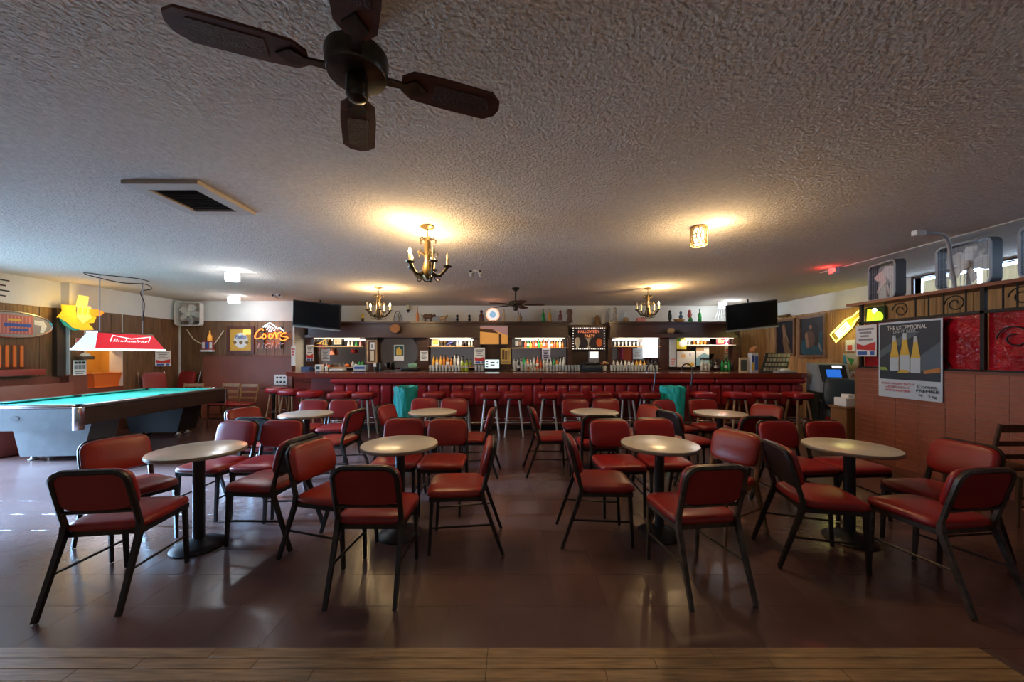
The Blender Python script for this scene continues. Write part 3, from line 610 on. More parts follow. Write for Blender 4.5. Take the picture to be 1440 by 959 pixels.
c, w2, h2 = atpx(952, 494, 977, 516, DB-.15); sheet('map_poster', 'white poster with yellow and orange patches under glass shelf', 'poster', c, 0, w2, h2, paper, [((.05, -.45, .45, -.22), yellowp), (circ(.14, 12, -.15, .2), mat('peach', (.8, .5, .25), .6)), ((.2, .2, .26, .4), blueink)])
c, w2, h2 = atpx(979, 488, 997, 514, DB-.15); sheet('photo_poster', 'blue and white photo poster between map poster and bottles', 'poster', c, 0, w2, h2, mat('sky blue paper', (.22, .42, .52), .6), [([(-.5, .5), (.5, .5), (.5, .05), (.1, .2), (-.5, -.1)], paper), ((-.2, -.2, .5, -.1), navy), ((-.5, .3, .1, .5), tan)])
c, w2, h2 = atpx(951.5, 475, 965, 491, DB-.215); sheet('beer_sign', 'yellow and white round printed sign above the map poster', 'sign', c, 0, w2, h2, mat('sign yellow', (.70, .62, .05), .5), [(circ(.35, 16, .1, 0, .3), paper), ((-.45, .2, -.1, .45), green)])
c, w2, h2 = atpx(1007, 475.5, 1025, 484.3, DB-.16)
nb = sheet('neon_sign', 'small red bar neon sign with martini glass on glass shelf', 'neon sign', c, 0, w2, h2, mat('sign backing', (.10, .01, .05), .4))
text('Bar', .17, glow('neon orange', (1, .32, .06), 9), nb, (-w2*.12, -.012, 0), 'neon_lettering', shear=.2, width=w2*.5, depth=.004)
B().tube([(w2*.15, -.02, .06), (w2*.42, -.02, .06), (w2*.29, -.02, -.02), (w2*.15, -.02, .06)], .008, 6).tube([(w2*.29, -.02, -.02), (w2*.29, -.02, -.07), (w2*.22, -.02, -.07), (w2*.36, -.02, -.07)], .008, 6).build('neon_glass', glow('neon white', (1, .9, .9), 6), nb)
point(nb, (0, -.12, 0), (1, .15, .12), 1.2, .06)
# round lit clock on the cornice
c = P(693, 447, 8.56); ck = thing('lit_clock', 'round clock with red glowing rim and blue face on the cornice', 'clock', (c.x, c.y, CT+.005))
B().tube([(.145*math.cos(2*PI*i/28), 0, .155+.145*math.sin(2*PI*i/28)) for i in range(28)], .014, 8, True).build('rim', glow('neon red orange', (1, .30, .14), 2), ck)
B().plate(circ(.137, 28, 0, .155), -.02, .03).build('face', glow('clock white', (1, 1, 1), .5), ck)
B().plate(circ(.075, 20, 0, .155), -.024, -.018).build('emblem', glow('clock blue', (.18, .48, .75), .6), ck)
B().bb((-.06, -.02, 0), (.06, .05, .02)).build('foot', blackp, ck)
point(ck, (0, -.25, .16), (1, .45, .3), .6, .08)
# order screen and till
c = P(692, 520, 8.5); os_ = thing('order_screen', 'small lit till screen with order page on the worktop', 'screen', (c.x, c.y, 1.1005))
B().cbox((0, 0, .16), (.36, .03, .24), .01).build('housing', blackp, os_); B().bb((-.165, -.019, .06), (.165, -.014, .265)).build('display', glow('till display', (.72, .92, .92), 1.1), os_)
for i, (x0, x1, z) in enumerate(((-.15, -.09, .22), (-.15, -.09, .16), (-.15, -.09, .10), (-.04, .06, .2), (-.04, .06, .14), (.11, .14, .2))): B().bb((x0, -.0205, z-.012), (x1, -.019, z+.012)).build('screen_mark', ink, os_)
B().lathe([(.08, 0), (.08, .012), (.025, .02), (.025, .06)], 16).build('stand', blackp, os_)
c = P(831, 516, 8.5); tl = thing('cash_till', 'dark cash till with upright white display below the banner', 'till', (c.x, c.y, 1.1005))
B().cbox((0, 0, .07), (.44, .34, .13), .012).build('drawer_body', mat('till blue black', (.02, .035, .06), .35), tl); B().cbox((.02, .02, .17), (.36, .26, .08), .015).build('keypad', blackp, tl)
B().cbox((.08, .06, .33), (.24, .05, .27), .012).build('display_housing', greyp, tl); B().bb((-.02, .028, .3), (.18, .034, .45)).build('display', glow('till white', (.95, .97, 1), .9), tl)
# register by the round mirror
c = P(577, 517, 8.5); tl = thing('adding_machine', 'low black register in front of the round mirror', 'till', (c.x, c.y, 1.1005)); B().cbox((0, 0, .045), (.38, .28, .09), .02).build('body', blackp, tl); B().cbox((.04, .06, .13), (.2, .08, .09), .015).build('display', mat('green lcd', (.2, .42, .3), .3), tl)
# counter clutter
def bx_(name, label, px, d, z, w2, dd, h2, m, parts=()):
    t = thing(name, label, 'box', (PX(px, d), d, z+.0005)); B().cbox((0, 0, h2/2), (w2, dd, h2), .006, 1).build('body', m, t)
    for lo, hi, m2 in parts: B().bb(lo, hi).build('print', m2, t, smooth=False)
    return t
bx_('napkin_box', 'white printed carton on worktop below pennant', 449, 8.5, 1.10, .14, .12, .15, paper, [((-.04, -.0615, .04), (.04, -.059, .11), tealp)])
bx_('napkin_box', 'wide grey blue printed carton on worktop beside framed notice', 507, 8.5, 1.10, .28, .12, .14, mat('carton', (.48, .54, .60), .7), [((-.12, -.0615, .05), (.12, -.059, .10), blueink)])
bx_('paper_stack', 'low white paper stack on worktop below the orange lamp', 475, 8.5, 1.10, .32, .2, .05, paper)
bx_('crate', 'small dark blue crate on worktop under the pool-side television', 432, 8.5, 1.10, .2, .18, .1, mat('crate blue', (.02, .05, .16), .5))
t = thing('squeeze_bottle', 'white squeeze bottle beside the printed carton', 'bottle', (PX(459, 8.5), 8.5, 1.1005)); B().lathe([(.03, 0), (.032, .1), (.012, .13), (.006, .19)], 14).build('body', paper, t)
t = thing('binocular_case', 'black pair of cups with white tag beside round mirror', 'holder', (PX(532, 8.5), 8.5, 1.1005))
for sx in (-1, 1): B().lathe([(.05, 0), (.055, .15), (.04, .19)], 16, (sx*.06, 0, 0)).build('cup', blackp, t)
B().bb((-.09, -.062, .1), (-.03, -.056, .18)).build('tag', paper, t)
# orange figures on the shelf (halloween)
for px, lab in ((453, 'orange plastic pumpkin on shelf behind the white carton'), (488, 'orange plastic pumpkin on shelf below the red ornament'), (462, 'smaller orange pumpkin on shelf beside the squeeze bottle')):
    t = thing('toy_pumpkin', lab, 'pumpkin', (PX(px, BY), BY, s1l+.0005)); s_ = .05 if px != 462 else .036
    b = B(); n = 32; prof = [(.5, 0), (.9, .3), (1, .8), (.85, 1.25), (.4, 1.5)]
    vs = [(s_*r*(1+.07*math.cos(8*2*PI*i/n))*math.cos(2*PI*i/n), s_*r*(1+.07*math.cos(8*2*PI*i/n))*math.sin(2*PI*i/n), s_*z) for r, z in prof for i in range(n)]
    b.add(vs, [(j*n+i, j*n+(i+1) % n, (j+1)*n+(i+1) % n, (j+1)*n+i) for j in range(4) for i in range(n)]+[tuple(range(n-1, -1, -1)), tuple(4*n+i for i in range(n))]).build('body', orange, t)
    B().tube([(0, 0, s_*1.45), (s_*.15, 0, s_*1.9)], s_*.18, 8).build('stem', green, t)
t = thing('desk_lamp', 'coral cone lamp hanging under the shelf by the pennant', 'lamp', P(467, 494, BY)); B().lathe([(.06, -.09), (.066, -.085), (.03, .06), (.012, .08), (.012, .1)], 16).build('shade', mat('coral', (.75, .25, .15), .4), t)
t = thing('pennant', 'gold and black striped pennant leaning on upper shelf', 'pennant', P(456, 480.3, DB-.1)); B().plate([(-.18, -.06), (.08, -.09), (.10, .07), (.02, .06)], -.006, 0).build('cloth', mat('pennant gold', (.50, .30, .03), .6), t)
for i in range(3): B().plate([(-.08+.07*i, -.07), (-.05+.07*i, -.075), (-.02+.055*i, .0+.03*i), (-.05+.055*i, -.01+.03*i)], -.009, -.004).build('stripe', ink, t)
c, w2, h2 = atpx(468, 475.5, 482, 485.2, DB-.05); sheet('framed_photo', 'black framed cream and orange photo on upper shelf by pennant', 'picture', c, 0, w2-.04, h2-.03, cream, [((-.3, -.4, -.1, .2), orange), ((0, -.4, .3, .1), mat('peachy', (.7, .35, .2), .6))], frame=blackp, fw=.015)
for i, px in enumerate((490, 495, 501, 507)):
    t = thing('shelf_figurine', ('white ornament', 'cream ornament', 'green ornament', 'pale ornament')[i]+' on the upper shelf above the red ornament', 'ornament', (PX(px, BY), BY, s1u+.0005)); B().lathe([(.03, 0), (.035, .02), (.018, .06+.01*i), (.03, .09), (.01, .12)], 12).build('body', (paper, cream, green, pink)[i], t)
t = thing('red_ornament', 'round glossy red ornament hanging below the shelf', 'ornament', P(496, 494, BY)); B().lathe([(.005, -.05), (.035, -.035), (.05, 0), (.035, .035), (.008, .055), (.008, .07)], 16).build('ball', red, t)
t = thing('blue_bird', 'small dark blue bird figurine on upper shelf beside cream card', 'bird', (PX(633, BY), BY, s2u+.0005)); B().lathe([(.004, -.1), (.02, -.07), (.035, 0), (.03, .04), (.012, .07)], 12, m=Matrix.Translation((0, 0, .07)) @ Matrix.Rotation(1.1, 4, 'Y')).build('body', mat('bird blue', (.03, .04, .18), .4), t); B().bb((-.02, -.02, 0), (.02, .02, .04)).build('stand', brown, t)
for i, px in enumerate((621, 626)): 
    t = thing('gold_cup', 'small golden cup on upper shelf, '+('next to the cream card' if i == 0 else 'next to the blue bird'), 'cup', (PX(px, BY), BY, s2u+.0005), 0, 'golden cups by the blue bird'); B().lathe([(.03, 0), (.01, .02), (.01, .06), (.035, .1), (.03, .15), (.026, .15)], 12).build('body', gold, t)
# bronze flower spray & lime fruit on worktop
t = thing('flower_jar', 'jar of orange and cream flowers beside the till', 'flowers', (PX(850, 8.55), 8.55, 1.1005)); B().lathe([(.04, 0), (.05, .1), (.035, .13)], 14).build('jar', glassm, t)
for i in range(14):
    a = i*2.4; B().lathe([(.006, 0), (.026, .01), (.02, .026), (.004, .03)], 8, (.06*math.cos(a)*(.4+i/14), .05*math.sin(a)*(.4+i/14), .15+.06*((i*5) % 4)/4)).build('flower', (orange, cream, yellowp)[i % 3], t)

# --- collection on top of the cornice
def stand(px, y=8.85): return (PX(px, y), y, CT+.0005)
def fig(name, label, cat, px, prof, m, n=12, sy=1, extra=None, y=8.8):
    t = thing(name, label, cat, stand(px, y)); B().lathe(prof, n, sy=sy).build('body', m, t)
    if extra: extra(t)
    return t
fig('candle_stand', 'dark candle stand with yellow top at pool end of cornice', 'candle', 510, [(.05, 0), (.05, .02), (.03, .06), (.04, .1)], black, extra=lambda t: B().lathe([(.03, .1), (.03, .2)], 10).build('candle', yellowp, t))
def basket(t):
    B().tube([(.09*math.cos(PI*i/12), 0, .03+.24*math.sin(PI*i/12)) for i in range(13)], .009, 8).build('handle', dkwood, t)
fig('pitcher', 'dark grey pitcher with loop handle on cornice above round mirror', 'pitcher', 559, [(.05, 0), (.06, .03), (.055, .12), (.03, .17), (.04, .22)], greyp, extra=basket)
t = thing('hanging_basket', 'round orange wicker disc hung on cornice above round mirror', 'basket', P(556, 462, 8.6)); B().plate(circ(.12, 20, 0, 0, .1), -.03, 0).build('weave', mat('wicker', (.35, .15, .05), .7, bump=.6, bscale=80), t)
t = thing('wall_lantern', 'small black wall lantern above the cornice', 'lantern', P(574, 430, 9.2)); B().lathe([(.02, -.13), (.05, -.1), (.06, .06)], 6).build('glass', cream, t); B().lathe([(.075, .06), (.07, .08), (.02, .13), (.01, .16)], 6).build('cap', black, t); B().lathe([(.005, -.18), (.03, -.14), (.05, -.1)], 6).build('base', black, t); B().bb((-.015, 0, -.02), (.015, .1, .02)).build('bracket', black, t)
fig('tall_bottle', 'slim bottle with orange label standing on the cornice', 'bottle', 587, [(.04, 0), (.045, .01), (.04, .18), (.014, .26), (.012, .36), (.018, .37)], mat('orange drink', (.55, .2, .06), .3))
def animal(label, px, s, m, horns=False):
    t = thing('animal_figurine', label, 'figurine', stand(px, 8.8))
    b = B(); b.lathe([(.02, -.11), (.05, -.08), (.045, 0), (.055, .07), (.02, .11)], 12, m=Matrix.Translation((0, 0, .13*s)) @ Matrix.Rotation(PI/2, 4, 'Y') @ Matrix.Scale(s, 4)); b.lathe([(.01, 0), (.035, .02), (.03, .05), (.012, .08)], 10, m=Matrix.Translation((.10*s, 0, .16*s)) @ Matrix.Rotation(1.9 if horns else .7, 4, 'Y') @ Matrix.Scale(s, 4)); b.build('body', m, t)
    for sx in (-1, 1):
        for sy in (-1, 1): B().tube([(sx*.065*s, sy*.025*s, 0), (sx*.06*s, sy*.025*s, .1*s)], .012*s, 6).build('leg', m, t)
    B().tube([(-.1*s, 0, .15*s), (-.16*s, 0, .17*s)], .006*s, 5).build('tail', m, t)
animal('dark bull figurine on cornice between slim bottle and small bird', 602, 1.1, brown, True); animal('small brown horse figurine on cornice before the round clock', 623, .8, tan)
for px, lab in ((643, 'dark bust figurine on cornice nearer the small horse'), (660, 'small dark bust figurine on cornice nearer the clock')): fig('bust', lab, 'figurine', px, [(.05, 0), (.05, .02), (.02, .05), (.045, .08), (.02, .11), (.034, .14), (.03, .17), (.01, .19)], black)
fig('saxophone_figure', 'tall dark seated figurine beside the round lit clock', 'figurine', 677, [(.07, 0), (.07, .03), (.05, .1), (.06, .16), (.025, .22), (.04, .26), (.01, .3)], mat('figurine brown', (.07, .03, .025), .4))
fig('cream_statuette', 'slim cream and grey statuette on cornice right beside clock rim', 'figurine', 708, [(.04, 0), (.045, .1), (.035, .2), (.02, .25), (.03, .29), (.01, .33)], cream)
def twigs(t):
    for i in range(5): B().tube([(0, 0, .12), (.03*math.cos(i*1.3), .03*math.sin(i*1.3), .2), (.05*math.cos(i*1.3), .05*math.sin(i*1.3), .2+.03*i)], .004, 5).build('twig', brown, t)
fig('planter_cup', 'small tan flared pot holding twigs on the cornice', 'pot', 731, [(.03, 0), (.04, .01), (.06, .14), (.05, .14)], tan, extra=twigs)
for px, kind, lab in ((764, 'green', 'green bottle on cornice by the twig pot'), (773, 'gold', 'golden wine bottle on the cornice over the banner shelves'), (984, 'green', 'green beer bottle with white label at cash-machine end of cornice')):
    if ('c', kind) not in bmesh_cache: bmesh_cache[('c', kind)] = bottle_mesh('bottle', .31, .042, BM[kind][0], 0)
    o = bpy.data.objects.new('bottle', bmesh_cache[('c', kind)]); COL.objects.link(o); o.location = stand(px, 8.75); tag(o, lab, 'bottle')
fig('robed_figure', 'reddish robed figurine with white base on the cornice', 'figurine', 788, [(.05, 0), (.05, .04), (.055, .06), (.045, .18), (.02, .22), (.035, .25), (.01, .3)], mat('robe red', (.22, .06, .06), .5), extra=lambda t: B().lathe([(.052, .0), (.052, .04)], 12).build('base', paper, t))
fig('horse_head', 'large brown horse head bust at the end of the cornice', 'figurine', 801, [(.08, 0), (.07, .06), (.05, .15), (.08, .22), (.07, .3), (.02, .33)], brown, sy=.7)
fig('bronze_eagle', 'gold brown eagle statue above the banner', 'figurine', 840, [(.09, 0), (.1, .05), (.06, .15), (.07, .2), (.03, .27)], mat('bronze brown', (.22, .11, .03), .45), sy=.6, y=9.1).location.z = 2.2005
fig('grey_candlestick', 'slim grey candlestick on cornice beside striped statuette', 'candlestick', 857, [(.03, 0), (.03, .02), (.015, .03), (.015, .33), (.025, .35)], greyp)
fig('striped_statuette', 'tall pale statuette with dark bands on the cornice', 'figurine', 865, [(.05, 0), (.055, .08), (.04, .14), (.055, .2), (.03, .26), (.045, .32), (.01, .37)], mat('stat', (.32, .27, .2), .5, var=.6, vscale=20))
fig('oil_lamp', 'tan oil lamp with glass chimney on the cornice', 'lamp', 880, [(.06, 0), (.08, .05), (.06, .1), (.03, .12)], tan, extra=lambda t: B().lathe([(.03, .12), (.045, .18), (.025, .28), (.022, .3)], 14).build('chimney', glassm, t))
fig('dark_penguin', 'black bird statuette on white base on the cornice', 'figurine', 942, [(.05, 0), (.05, .02), (.02, .04), (.05, .1), (.045, .18), (.03, .22), (.035, .26), (.008, .3)], black)
t = thing('antler_bowl', 'orange brown shell bowl with blue bird on the cornice', 'ornament', stand(955)); B().lathe([(.05, 0), (.12, .04), (.14, .08), (.12, .08)], 18, sy=.6).build('bowl', mat('shell orange', (.55, .26, .07), .5), t); B().lathe([(.03, .07), (.05, .14), (.02, .2), (.035, .24), (.01, .28)], 12, (.04, 0, 0)).build('bird', mat('grey blue', (.10, .16, .22), .5), t)
fig('parrot_statue', 'red and green parrot statuette on the cornice', 'figurine', 971, [(.05, 0), (.055, .05), (.03, .12)], green, extra=lambda t: B().lathe([(.03, .11), (.055, .18), (.035, .24), (.04, .28), (.01, .31)], 12, (-.02, 0, 0)).build('parrot', mat('parrot red', (.45, .07, .06), .5), t))
t = thing('bull_horns', 'mounted steer horns with pale fur boss on the cornice face', 'horns', P(943, 465, 8.62)); B().lathe([(.02, -.1), (.06, -.06), (.065, .06), (.02, .1)], 14, m=Matrix.Rotation(PI/2, 4, 'Y')).build('boss', tan, t)
for sx in (-1, 1): B().tube([(sx*.09, 0, 0), (sx*.2, -.03, -.01), (sx*.3, -.04, -.06), (sx*.42, -.03, -.04)], [.035, .03, .022, .004], 8).build('horn', mat('horn', (.05, .04, .035), .3), t)
t = thing('cream_box', 'pinkish white low box on the cornice below the chandelier', 'box', stand(901)); B().cbox((0, 0, .06), (.2, .1, .12), .01).build('body', pink, t)
def wirelamp():
    t = thing('wire_rack', 'bundle of loose grey wires on the cornice below the cage lamp', 'wires', stand(1012))
    for i in range(4): B().tube([(-.15+.09*i, 0, .005), (-.08+.07*i, .02, .16), (.0+.03*i, .02, .33)], .005, 5).build('wire', greyp, t)
    B().tube([(-.2, 0, .012), (-.05, .04, .02), (.15, 0, .012), (.3, .03, .015)], .012, 6).build('cable', black, t)
wirelamp()

# --- bar-top items at the cash-machine end
t = thing('photo_board', 'tilted black photo board with rows of small pictures on bar', 'board', (PX(1091, 7.42), 7.42, 1.1195), -.1)
Rm = Matrix.Rotation(-.35, 4, 'X'); poly = [(-.30, 0), (.22, 0), (.36, .42), (-.12, .42)]
B().plate(poly, 0, .015, Rm).build('board', blackp, t)
pc = 0
for r in range(4):
    for k in range(7):
        x = -.25+.062*k+.05*(r+.3); z = .03+.1*r
        B().plate([(x, z), (x+.05, z), (x+.07, z+.07), (x+.02, z+.07)], -.003, .001, Rm).build('photo', (mat('photo pale', (.42, .42, .42), .6), greyp, mat('photo pink', (.35, .26, .25), .6), mat('photo grey', (.28, .28, .30), .6))[(pc*7) % 4], t, smooth=False); pc += 1
B().tube([(0, .09, .2), (0, .18, .012)], .01, 6).build('prop', blackp, t)
t = thing('pamphlet_rack', 'blue and yellow pamphlet stand on bar beside photo board', 'rack', (PX(1059, 7.4), 7.4, 1.1155)); B().cbox((0, 0, .2), (.14, .12, .40), .005, 1).build('body', mat('rack pale', (.55, .6, .65), .5), t)
B().bb((-.06, -.064, .05), (-.01, -.06, .2)).build('pamphlet', yellowp, t); B().bb((.0, -.064, .05), (.06, -.06, .33)).build('pamphlet', blueink, t); B().bb((-.06, -.064, .21), (-.01, -.06, .35)).build('pamphlet', mat('deep blue', (.02, .07, .3), .5), t)
t = thing('picture_stand', 'small white framed photo standing on bar beside pamphlet stand', 'picture', (PX(1045, 7.4), 7.4, 1.1155)); B().bb((-.09, -.02, 0), (.09, 0, .3)).build('frame', cream, t); B().bb((-.06, -.024, .04), (.06, -.019, .26)).build('photo', mat('photo dark', (.08, .1, .09), .4), t)
t = thing('plush_bear', 'orange brown plush toy on top of the pamphlet stand', 'toy', (PX(1058, 7.42), 7.42, 1.1155+.402)); B().lathe([(.03, 0), (.055, .03), (.05, .08), (.02, .11)], 12).build('body', mat('plush', (.5, .2, .08), .9), t); B().lathe([(.01, 0), (.04, .025), (.035, .065), (.01, .08)], 12, (.06, 0, .06)).build('head', mat('plush2', (.6, .3, .15), .9), t)
t = thing('paper_tray', 'grey tray holding a white cloth at bar end by cash machine', 'tray', (PX(1104, 7.14), 7.14, 1.1155)); B().cbox((0, 0, .02), (.36, .18, .04), .01).build('tray', greyp, t); B().cushion(.18, .12, [(1, 0), (1, .03), (.6, .05)], 3, 20, Matrix.Translation((0, 0, .04))).build('cloth', paper, t)

# ================================================================ TELEVISIONS
def tv(label, px0, px1, py0, py1, d, rz):
    c = P((px0+px1)/2, (py0+py1)/2, d); t = thing('television', label, 'television', c, rz); t.rotation_euler = (.18, .10 if rz > 0 else -.10, rz)
    ww, hh = 1.02, .58
    B().cbox((0, 0, 0), (ww, .06, hh), .012).build('housing', blackp, t); B().bb((-ww/2+.02, -.034, -hh/2+.04), (ww/2-.02, -.029, hh/2-.02)).build('display', screen_m, t)
    B().bb((-ww/2, -.04, -hh/2-.025), (ww/2, .02, -hh/2+.01)).build('speaker_bar', greyp, t)
    B().tube([(0, .03, 0), (0, .16, .1), (0, .16, CEIL-c.z-.03)], .02, 8).build('ceiling_mount', blackp, t)
tv('flat black television on ceiling mount above the booth end of bar', 414, 478, 424, 462, 8.2, .12); tv('flat black television on ceiling mount near the two paintings', 1026, 1087, 426, 461, 8.05, -.22)

# ================================================================ LEFT AND BACK-LEFT WALL
yb = YB2-.02
t = thing('booth_back', 'tall rounded maroon booth back against the wood panelled wall', 'booth', (PX(348, 8.36), 8.36, 0))
B().plate(rrect(1.04, .728, .06, 5, 0, .732), 0, .11).build('panel', mat('booth maroon', (.20, .052, .027), .5, var=.12, vscale=3), t)
B().tube([(x, .0, z) for x, z in rrect(1.03, .72, .06, 5, 0, .735)], .010, 6, True).build('piping', mat('booth piping', (.20, .05, .03), .5), t)
# neon beer sign
c = P(384, 472, yb); ns = thing('neon_sign', 'orange script neon sign with blue white mountain outline', 'neon sign', c)
g12 = lambda *pp: smooth([((x/12+300-384)*.01663, -.06, -((y/12+440-472)*.01663)) for x, y in pp])
nho = glow('neon hot orange', (1, .24, .03), 2.2)
for st in (((875, 300), (850, 270), (790, 300), (735, 380), (740, 430), (790, 435), (860, 400)), ((885, 350), (855, 400), (880, 440), (915, 400), (890, 350)), ((985, 350), (965, 395), (990, 440), (1030, 400), (1000, 350)), ((1040, 390), (1075, 330), (1095, 420), (1100, 430), (1120, 350), (1175, 330)), ((1255, 335), (1200, 350), (1170, 390), (1270, 410), (1275, 435), (1195, 470), (1150, 430))):
    B().tube(g12(*st), .014, 8).build('neon_letter', nho, ns)
B().tube(g12((870, 240), (975, 178), (1050, 215), (1110, 268), (1150, 258), (1215, 312)), .013, 6).build('neon_mountain', glow('neon ice', (.75, .9, 1), 4), ns)
for a, b2, c2, d2 in ((900, 250, 950, 210), (930, 290, 980, 210), (965, 320, 1000, 230), (1000, 320, 1035, 250), (1050, 310, 1070, 270)): B().tube(g12((a, b2), (c2, d2)), .012, 6).build('neon_snow', glow('neon ice2', (.6, .8, 1), 2), ns)
text('LIGHT', .17, mat('unlit tube', (.40, .30, .30), .3), ns, (-.05, -.05, -.25), 'unlit_lettering', shear=.25, width=.62, depth=.008)
B().bb((-.40, -.02, -.10), (.40, 0, -.08)).bb((-.40, -.02, .08), (.40, 0, .10)).bb((-.2, -.06, -.3), (-.18, 0, .2)).bb((.2, -.06, -.3), (.22, 0, .2)).build('wire_frame', blackp, ns)
point(ns, (0, -.2, 0), (1, .3, .08), 3, .12)
c, w2, h2 = atpx(324, 463, 354, 493, yb)
bs = sheet('framed_beer_sign', 'yellow framed bar sign with white oval and blue script', 'sign', c, 0, w2, h2, glow('sign amber', (.70, .40, .05), .25), [(circ(.33, 22, 0, -.02, .36), paper), (circ(.08, 12, -.28, -.12), gold), (circ(.08, 12, .28, -.12), gold), (circ(.09, 12, 0, -.12), gold)], [], frame=mat('red brown frame', (.10, .025, .02), .4), fw=.07)
text('Pacifico', .13, blueink, bs, (0, -.012, .07), shear=.2, width=w2*.5)
B().bb((.06, -.015, .13), (.235, -.008, .24)).build('lit_corner', glow('amber tube', (1, .55, .08), 2), bs)
t = thing('bottle_display', 'red and white lit shelf sign with orange bottle on panelled wall', 'sign', P(294, 483, yb-.02)); B().cbox((0, -.03, -.05), (.26, .06, .22), .01).build('box', mat('display red', (.35, .05, .06), .4), t); B().bb((-.14, -.08, -.19), (.14, 0, -.15)).build('ledge', paper, t)
for i in range(3): B().bb((-.11+.085*i, -.063, -.12), (-.05+.085*i, -.058, .03)).build('print', (paper, blueink, paper)[i], t)
B().lathe([(.045, .06), (.045, .16), (.016, .22), (.014, .30)], 12, (.05, -.04, 0)).build('bottle', glow('amber bottle', (.8, .35, .05), .5), t)
B().tube([(-.15, -.02, -.02), (-.35, -.02, .1), (-.5, -.02, .32)], .012, 6).build('cable_cover', cream, t); B().tube([(.14, -.02, -.02), (.36, -.02, .3)], .012, 6).build('cable_cover', cream, t)
c, w2, h2 = atpx(409.5, 487, 415.5, 514, YB2-.16); sheet('price_card', 'tall narrow white card on the corner post by the bar', 'card', c, 0, w2, h2, paper, lines(.42, 0, 3, redink))
c, w2, h2 = atpx(386, 527, 404, 541, 8.345); sheet('white_board', 'white card with six dark round marks behind the corner stools', 'sign', c, 0, w2, h2, paper, [(circ(.1, 10, x, z), ink) for x in (-.28, .0, .28) for z in (-.22, .22)])
# box fans
def box_fan(label, loc, rz, s=.52, frame=greyp, grp=None, blade=whitep):
    t = thing('box_fan', label, 'fan', loc, rz, grp); h = s/2
    b = B(); o_ = rrect(h, h, .06, 4, 0, h); i_ = rrect(h-.018, h-.018, .05, 4, 0, h); n = len(o_)
    vs = [(x, y, z) for ring in (o_, i_) for y in (-.055, .055) for x, z in ring]
    fs = []
    for i in range(n):
        j = (i+1) % n; fs += [(i, j, n+j, n+i), (2*n+i, 3*n+i, 3*n+j, 2*n+j), (i, 2*n+i, 2*n+j, j), (n+i, n+j, 3*n+j, 3*n+i)]
    b.add(vs, fs).build('frame', frame, t)
    B().tube([(x, -.055, z) for x, z in rrect(h-.009, h-.009, .055, 4, 0, h)], .011, 6, True).build('front_rim', mat('fan rim grey', (.42, .43, .45), .4) if frame is not whitep else whitep, t)
    B().lathe([(.05, -.03), (.055, 0), (.05, .03)], 16, m=Matrix.Translation((0, 0, h)) @ Matrix.Rotation(PI/2, 4, 'X')).build('hub', blade, t)
    for i in range(5):
        M = Matrix.Translation((0, 0, h)) @ Matrix.Rotation(2*PI*i/5+.3, 4, 'Y') @ Matrix.Rotation(.45, 4, 'Z')
        B().plate([(-.03, .04), (.03, .04), (.085, .12), (.09, h-.07), (.02, h-.045), (-.05, h-.06), (-.06, .12)], -.003, .003, M).build('blade', blade, t)
    g = B()
    for sy in (-.05, .05):
        for i in range(1, 13): x = -h+s*i/13; g.box((x, sy, h), (.0018, .0018, s-.04))
        for i in (1, 2, 3): g.box((0, sy, s*i/4), (s-.04, .0018, .0018))
    g.build('grille', mat('grille wire', (.35, .36, .38), .4), t, smooth=False)
    B().box((0, .02, h*.5), (.03, .02, h)).build('motor_strut', greyp, t)
    return t
box_fan('white box fan mounted high on the wall above wood panelling', (PX(266, 8.33), 8.33, PZ(458, 8.33)), .12, .54, whitep)
B().bb((-.2, .05, .2), (.2, .14, .26)).build('wall_bracket', greyp, bpy.data.objects['box_fan'])
box_fan('grey box fan at the cash-machine end of partition shelf', (XP+.09, 4.78, SHZ+.0005), -PI/2-.25, .49, mat('fan dark frame', (.085, .085, .09), .5), blade=whitep)
box_fan('grey box fan behind the bent white pipe on partition shelf', (XP+.09, 3.93, SHZ+.0005), -PI/2, .49, mat('fan dark frame', (.085, .085, .09), .5), blade=whitep)
box_fan('grey box fan at the hardwood end of partition shelf', (XP+.09, 3.25, SHZ+.0005), -PI/2, .49, mat('fan dark frame', (.085, .085, .09), .5), blade=whitep)
t = thing('bent_pipe', 'bent pale conduit arching from ceiling box down to the partition shelf', 'pipe', (4.15, 3.70, CEIL))
B().tube(smooth([(.04, 0, -.03), (.16, 0, -.03), (.30, .03, -.05), (.43, .10, -.13), (.53, .17, -.28), (.62, .22, -.43), (.685, .26, SHZ-CEIL+.004)]), .016, 8).build('tube', mat('pipe grey', (.42, .42, .42), .5), t); B().cbox((0, 0, -.03), (.1, .06, .055), .01).build('ceiling_box', whitep, t)
# yellow lit bird-like sign: generic bright bottle-and-leaf shape
ls = thing('lit_plastic_sign', 'glowing yellow and orange moulded sign with teal lower edge on corner', 'sign', (XL2+.06, 6.46, PZ(437, 6.4)), PI/2-.6)
ym = glow('sign yellow glow', (1, .55, .02), .62); om = glow('sign orange glow', (1, .26, .01), .8); pm2 = glow('sign pale glow', (1, .70, .14), .8)
q = lambda *pp: [(x*.0100, -z*.0125) for x, z in pp]
B().plate(q((-22, -7), (-6, -7), (-6, 0), (-5, 8), (-27, 11), (-21, 2)), -.09, -.02).build('west_panel', ym, ls); B().plate(q((-3, -22), (9, -21), (7, -7), (-6, -6)), -.11, -.02).build('top_panel', pm2, ls)
B().plate(q((-24, 11), (-5, 8), (14, 4), (18, 8), (15, 16), (8, 17), (13, 22), (15, 26), (0, 27), (-10, 24), (-16, 17)), -.09, -.02).build('body', ym, ls); B().plate(q((-4, -6), (11, -7), (12, 9), (2, 18), (-5, 10)), -.12, -.02).build('core', pm2, ls)
